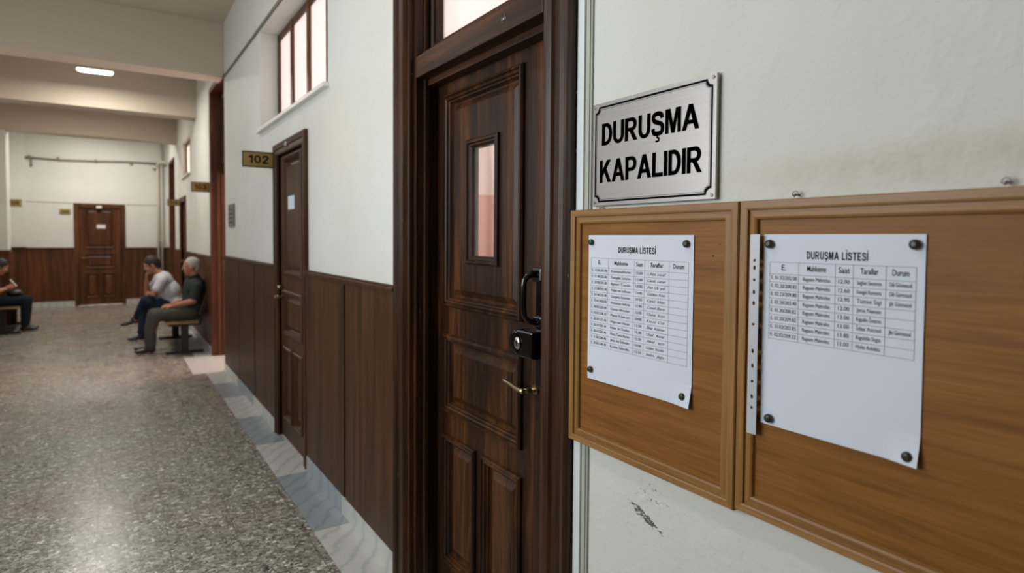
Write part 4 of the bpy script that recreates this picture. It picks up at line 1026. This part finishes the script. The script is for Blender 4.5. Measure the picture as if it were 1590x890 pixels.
# person at the left edge: faces +x, phone in the hands
r = person((-1.5, 12.2, 0), 'seated person in slate-blue shirt and dark jeans holding a pale phone', None, None)
Hc, Hf, Hu = (-1.455, 12.18, 1.005), (.88, -.05, -.42), (.35, 0, .93)
b = B(); head(b, Hc, Hf, Hu)
b.caps((-1.49, 12.18, .955), .054, (-1.56, 12.18, .87), .06); b.caps((-1.585, 12.18, .80), .115, (-1.68, 12.18, .53), .125)
armC = {-1: [(-1.575, 12.0, .815), (-1.535, 11.96, .615), (-1.40, 12.13, .665)], 1: [(-1.575, 12.36, .815), (-1.535, 12.42, .615), (-1.39, 12.27, .665)]}
for s_ in (-1, 1):
    a_ = armC[s_]; b.caps((-1.58, 12.18 + s_*.10, .83), .07, a_[0], .056); b.caps(a_[0], .052, a_[1], .042); b.caps(a_[1], .042, a_[2], .027)
hand(b, armC[-1][2], (.85, .25, .45), (.1, -1, 0), -1, .9); hand(b, armC[1][2], (.85, -.25, .45), (.1, 1, 0), 1, .9)
for s_ in (-1, 1):
    b.caps((-1.68, 12.18 + s_*.09, .475), .088, (-1.15, 12.18 + s_*.12, .475), .058); b.caps((-1.15, 12.18 + s_*.12, .475), .056, (-1.165, 12.18 + s_*.11, .10), .04)
solid('body', b, 'skin', r, .007, 3)
eyes(Hc, Hf, Hu, r); hair(Hc, Hf, Hu, r, 'hair_dark', 1.0, 1.07)
b = B(); b.ball((-1.60, 12.18, .79), (.125, .185, .12)); b.ball((-1.65, 12.18, .66), (.135, .175, .16)); b.ball((-1.69, 12.18, .53), (.13, .17, .12)); b.caps((-1.55, 12.18, .875), .066, (-1.59, 12.18, .80), .09)
for s_ in (-1, 1):
    a_ = armC[s_]; A, C_ = Vector(a_[0]), Vector(a_[1]); b.caps((-1.59, 12.18 + s_*.11, .81), .082, A, .070); b.caps(A, .070, A.lerp(C_, .72), .062)
b.caps((-1.585, 12.18, .80), .130, (-1.68, 12.18, .56), .138)
for s_ in (-1, 1): b.caps((-1.58, 12.18 + s_*.10, .832), .084, (-1.577, 12.18 + s_*.178, .816), .072)
solid('shirt', b, 'blueshirt', r, .009, 4)
b = B(); b.ball((-1.69, 12.18, .475), (.14, .175, .09))
for s_ in (-1, 1):
    b.caps((-1.67, 12.18 + s_*.09, .483), .096, (-1.145, 12.18 + s_*.12, .480), .070); b.caps((-1.145, 12.18 + s_*.12, .478), .070, (-1.165, 12.18 + s_*.11, .11), .052)
solid('jeans', b, 'darkjeans', r, .009, 4)
for s_ in (-1, 1):
    b = B(); shoe(b, (-1.165, 12.18 + s_*.11, .045), (-1.03, 12.18 + s_*.12, .038)); solid('shoe', b, 'shoe', r, .007, 2)
r = root('smartphone', (-1.31, 12.2, .72), 'pale phone held in the hands of the person by the left wall', 'phone')
b = B(); rot = Matrix.Rotation(math.radians(-35), 4, 'Y')
b.box(ID, -.006, .006, -.035, .035, -.07, .07, .004); bmesh.ops.transform(b.bm, matrix=Matrix.Translation((-1.305, 12.2, .755)) @ rot, verts=b.bm.verts); obj('phone_body', b, 'white', r)
r = root('shoulder_bag', (-1.30, 12.18, .545), 'black bag resting on the lap of the phone user', 'bag')
b = B(); b.ball((-1.285, 12.18, .60), (.10, .13, .055)); b.ball((-1.285, 12.18, .585), (.11, .12, .045)); solid('bag_body', b, 'bag', r, .008, 2)
b = B(); b.tube([(-1.33, 12.08, .63), (-1.36, 12.10, .67), (-1.36, 12.18, .68), (-1.36, 12.26, .67), (-1.33, 12.28, .63)], .007, 8); obj('bag_strap', b, 'bag', r)
